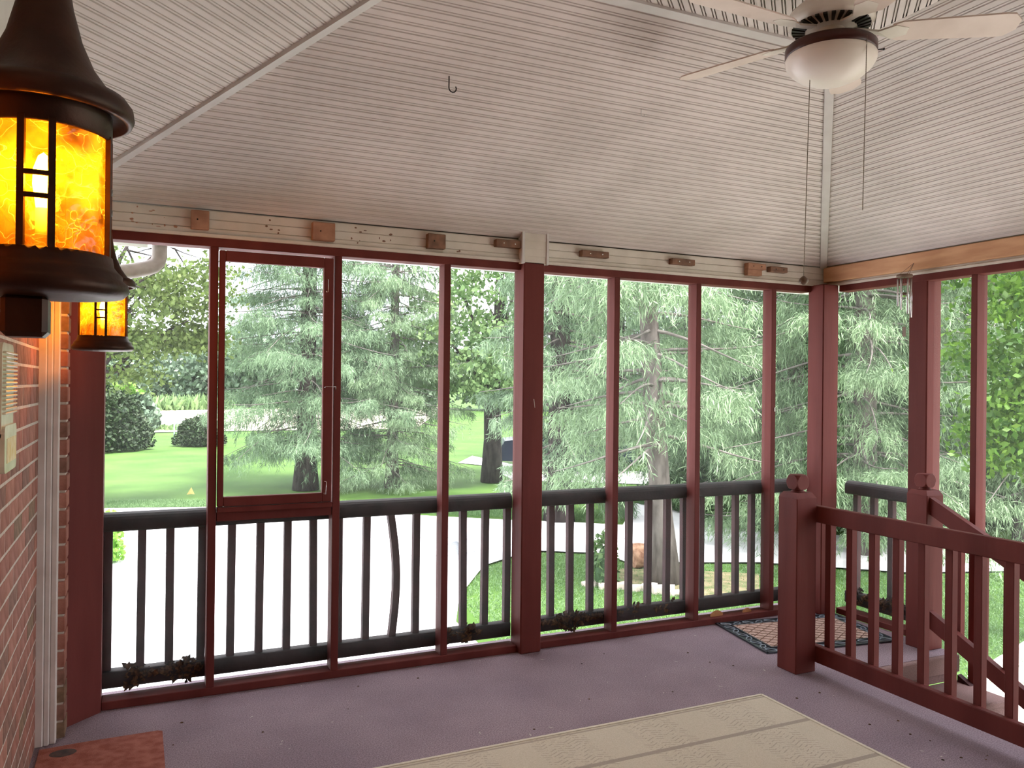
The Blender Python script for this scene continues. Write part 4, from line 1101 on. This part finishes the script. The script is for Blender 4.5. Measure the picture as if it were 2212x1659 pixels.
def bush(label, name, loc, rx, ry, rz_, n, leaf, m, seed, cat='shrub', group='shrubs'):
    rng = np.random.default_rng(seed)
    d = unit(rng.normal(size=(n,3))); d[:,2] = np.abs(d[:,2])*1.0
    lump = 1+.10*np.sin(d[:,0]*7+seed)*np.cos(d[:,1]*6)+.06*np.sin(d[:,2]*11)
    C = d*np.array([rx,ry,rz_])*(lump*rng.uniform(.70,1.03,n)**.5)[:,None]; C[:,2] += .05
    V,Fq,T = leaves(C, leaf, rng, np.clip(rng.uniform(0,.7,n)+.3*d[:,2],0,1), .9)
    t = thing(name, label, cat, loc, group)
    mb = MB(); mb.lathe([(rx*.68*math.sin(a),.05+rz_*.68*math.cos(a)) for a in np.linspace(0,math.pi/2,7)],(0,0,0),14); mb.v = [(x,y*ry/rx,z) for x,y,z in mb.v]
    c_ = bpy.data.objects.new('shade_core', mb.mesh('shade_core')); col.objects.link(c_); c_.parent = t; c_.data.materials.append(m)  # solid dark dome standing in for the shade between the leaves
    c_.data.attributes.new('tint','FLOAT','POINT')
    f_ = bpy.data.objects.new('foliage', np_mesh('foliage',V,Fq,T)); col.objects.link(f_); f_.parent = t; f_.data.materials.append(m); f_['kind'] = 'stuff'
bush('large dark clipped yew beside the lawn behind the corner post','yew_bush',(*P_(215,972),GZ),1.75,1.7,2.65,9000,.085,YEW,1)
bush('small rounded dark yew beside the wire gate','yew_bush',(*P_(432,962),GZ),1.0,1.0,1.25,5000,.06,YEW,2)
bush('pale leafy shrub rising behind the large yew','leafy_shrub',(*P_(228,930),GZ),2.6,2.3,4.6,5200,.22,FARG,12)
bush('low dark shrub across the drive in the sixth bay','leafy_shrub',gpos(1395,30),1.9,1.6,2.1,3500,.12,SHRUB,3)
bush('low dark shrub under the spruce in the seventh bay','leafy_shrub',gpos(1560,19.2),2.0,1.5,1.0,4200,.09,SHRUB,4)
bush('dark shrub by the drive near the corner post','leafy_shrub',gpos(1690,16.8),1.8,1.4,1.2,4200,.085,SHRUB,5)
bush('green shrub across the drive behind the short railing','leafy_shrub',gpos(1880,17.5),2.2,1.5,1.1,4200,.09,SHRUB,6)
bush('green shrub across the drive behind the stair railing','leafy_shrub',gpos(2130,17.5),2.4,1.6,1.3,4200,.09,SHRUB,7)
bush('small leafy sapling beside the drive in the fifth bay','leafy_shrub',(*P_(1306,1262),GZ),.20,.20,.72,260,.05,SHRUB,8)
bush('tiny yellow green shrub beside the drive at the corner post','leafy_shrub',(*P_(236,1215),GZ),.20,.3,.75,500,.05,FERN,9)
# weeds along the field
rng1 = np.random.default_rng(9)
def grass(label, name, pts, n, h0, h1, w, m, seed):
    rng = np.random.default_rng(seed); a = np.array(pts[0]); b = np.array(pts[1])
    P0 = a+(b-a)*rng.uniform(0,1,(n,1))+rng.normal(size=(n,2))*pts[2]; P0 = np.concatenate([P0,np.full((n,1),GZ)],1)
    dv = rng.normal(size=(n,3))*.25+np.array([0,0,1]); V,Fq,T = ribbons(P0,dv,rng.uniform(h0,h1,n),np.full(n,w),rng.uniform(.1,.5,n),rng)
    o = new(name, np_mesh(name,V,Fq,T), m); tag(o,label,'grass',kind='stuff')
grass('tall pale green grass along the far field','tall_grass',(P_(285,887),P_(470,884),.9),2600,.6,2.0,.30,TALLG,1)
grass('ragged low weeds between lawn and field','low_weeds',(P_(290,926),P_(447,930),.5),1200,.15,.5,.12,TALLG,2)
LAWNB = mat('lawn_blades',(.090,.190,.065),(.23,.36,.17),rough=.7,attr='tint',pos=(0,1),transl=.2)
def patch(label, polypx, n, seed, h=(.03,.08)):
    rng = np.random.default_rng(seed); poly = np.array([P_(*q_) for q_ in polypx]); lo,hi = poly.min(0),poly.max(0)
    C = rng.uniform(lo,hi,(n*3,2)); ins = np.zeros(len(C),bool); j = len(poly)-1
    for i in range(len(poly)):
        a,b = poly[i],poly[j]
        cond = ((a[1] > C[:,1]) != (b[1] > C[:,1])) & (C[:,0] < (b[0]-a[0])*(C[:,1]-a[1])/(b[1]-a[1]+1e-12)+a[0]); ins ^= cond; j = i
    C = C[ins][:n]; P0 = np.concatenate([C,np.full((len(C),1),GZ-.02)],1)
    dv = rng.normal(size=(len(C),3))*.45+np.array([0,0,1]); V,Fq,T = ribbons(P0,dv,rng.uniform(h[0],h[1],len(C)),np.full(len(C),.007),rng.uniform(.1,.6,len(C)),rng)
    tag(new('lawn_blades',np_mesh('lawn_blades',V,Fq,T),LAWNB),label,'grass',kind='stuff')
patch('short bright grass of the near lawn below the railing',[(992,1292),(1045,1226),(1100,1208),(1170,1194),(1300,1199),(1350,1218),(1640,1219),(1960,1241),(2300,1240),(2300,1500),(1700,1420),(1100,1420)],60000,3)
patch('rough grass verge at the far side of the drive',[(735,1099),(1340,1130),(1340,1100),(735,1085)],14000,4,(.05,.14))
patch('ragged grass edge of the lawn in the first bay',[(232,1097),(450,1094),(450,1080),(232,1083)],9000,5,(.05,.12))
# sumac fronds above the yew
sm = thing('sumac_plant','bright green sumac fronds standing above the large yew','plant',(*P_(236,968),GZ))
rng = np.random.default_rng(5); base = np.array(P_(236,968)); C=[];
fr = MB()
for k in range(9):
    a = k*.7; L = 1.0; st_ = np.array([base[0]+.15*math.cos(a),base[1]-.4,GZ+2.25]); e_ = st_+np.array([math.cos(a)*L,-.2+math.sin(a)*.4,.35+.25*math.sin(k)])
    fr.tube([(base[0],base[1]-.3,GZ+1.2),st_,e_],[.02,.015,.006],5,cap=False)
    for t in np.linspace(.1,1,26): C += [st_+(e_-st_)*t+rng.normal(size=3)*.07-np.array([0,0,.25*t*t]) for _ in range(3)]
part('stem', fr, TWIG, sm); V,Fq,T = leaves(np.array(C),.10,rng); tag(part('foliage', np_mesh('foliage',V,Fq,T), FERN, sm),kind='stuff')
# wire gate
gp = np.array(P_(376,956)); gq = gp+np.array([1.35,-.45]); 
gate = thing('wire_gate','pale metal framed wire gate standing on the lawn','gate',(gp[0],gp[1],GZ))
for (p0,z0,p1,z1,r_) in ((gp,0,gp,1.0,.03),(gq,0,gq,1.0,.03),(gp,.98,gq,.98,.022),(gp,.06,gq,.06,.022),(gp,.85,gq,.85,.012)):
    m_ = MB(); m_.tube([(p0[0],p0[1],GZ+z0),(p1[0],p1[1],GZ+z1)],r_,8); part('gate_rail', m_, GATEM, gate)
m_ = MB()
for k in range(1,12):
    t = k/12; p = gp+(gq-gp)*t; m_.tube([(p[0],p[1],GZ+.06),(p[0],p[1],GZ+.98)],.006,4)
part('wire_infill', m_, GATEM, gate)
# bed: log and edging stones
lg = thing('old_log','rotting brown log lying in the bed beside the leaning trunk','log',(*P_(1400,1222),GZ))
c0 = np.array(P_(1364,1226)); c1 = np.array(P_(1436,1222)); g_ = random.Random(3)
m_ = MB(); n=14; pts=[]; rad=[]
for k in range(9):
    t=k/8; pts.append((c0[0]+(c1[0]-c0[0])*t, c0[1]+(c1[1]-c0[1])*t, GZ+.16+.02*math.sin(5*t))); rad.append(.175+.018*math.sin(9*t)+g_.uniform(-.01,.01))
m_.tube(pts,rad,n); part('log_body', m_, LOG, lg)
for k in range(7):
    px = 1282+k*30; p = P_(px, 1262+k*3.2+g_.uniform(-3,3)); m_ = MB(); s_ = g_.uniform(.10,.17)
    pts = [(p[0]+math.cos(a)*s_*g_.uniform(.8,1.2), p[1]+math.sin(a)*s_*.55*g_.uniform(.8,1.2)) for a in np.linspace(0,5.4,7)]
    m_.prism(pts, GZ-.02, GZ+g_.uniform(.03,.07))
    tag(new('edging_stone', m_.mesh('edging_stone'), STONE), f'pale flat edging stone of the bed, {ORD[k]} from the left', 'stone', 'edging stones of the bed')
bed = [P_(*q_) for q_ in ((1300,1250),(1345,1228),(1480,1232),(1640,1240),(1640,1300),(1500,1292),(1380,1272))]
poly_ground('mulch_bed', bed, GZ+.004, mat('mulch',(.09,.11,.045),(.22,.18,.11),6,.95,.8,40), 'patchy mulched bed around the leaning trunk')
# downspout extension and pot by the drive
dr = thing('drain_extension','grey downspout extension lying on the drive','drain',(*P_(978,1200),GZ))
a3 = np.array(P_(984,1188)); b3 = np.array(P_(980,1214)); m_ = MB(); m_.tube([(a3[0],a3[1],GZ+.07),(b3[0],b3[1],GZ+.07)],.07,10); part('pipe', m_, GREYP, dr)
for k in range(6):
    t = k/5; p = a3+(b3-a3)*t; q_ = a3+(b3-a3)*(t+.03); m_ = MB(); m_.tube([(p[0],p[1],GZ+.07),(q_[0],q_[1],GZ+.07)],.082,10); part('pipe_ring', m_, GREYP, dr)
yl = MB(); p = P_(412,1070); yl.add([(p[0]-.09,p[1],GZ+.02),(p[0],p[1]+.02,GZ+.03),(p[0]+.09,p[1],GZ+.02),(p[0]+.01,p[1]-.02,GZ+.20),(p[0],p[1]+.05,GZ+.02)],[(0,1,3),(1,2,3),(0,3,4),(2,4,3)])
tag(new('yellow_flag', yl.mesh('yellow_flag'), YLEAF), 'tiny pale yellow marker flag on the lawn', 'marker')
# parked car beyond the maple
car = thing('car','dark blue parked car behind the maple trunk','car',gpos(1222,26.5))
cl = np.array(car.location)
def W3(u,v,z): return (cl[0]+u*.93+v*.37, cl[1]-u*.37+v*.93, GZ+z)
prof = [(-2.1,.35),(-2.15,.75),(-2.0,.98),(-1.35,1.05),(-.75,1.48),(.75,1.50),(1.45,1.08),(2.05,.95),(2.15,.6),(2.1,.35)]
m_ = MB(); m_.loft([W3(u,-.85,z) for u,z in prof],[W3(u,.85,z) for u,z in prof]); part('car_body', m_, CARB, car)
gl_ = [(-1.2,1.06),(-.72,1.43),(.70,1.45),(1.28,1.08)]
m_ = MB(); m_.loft([W3(u,-.858,z) for u,z in gl_],[W3(u,-.845,z) for u,z in gl_]); part('side_window', m_, BLACKM, car)
for u in (-1.35,1.35):
    for v in (-.80,.80):
        m_ = MB(); m_.tube([W3(u,v-.1,.33),W3(u,v+.1,.33)],.33,20); wh = part('wheel', m_, TYRE, car)
        m_ = MB(); m_.tube([W3(u,v-.108,.33),W3(u,v-.09,.33)],.20,16); h_ = part('hub_cap', m_, ALLOY, car)
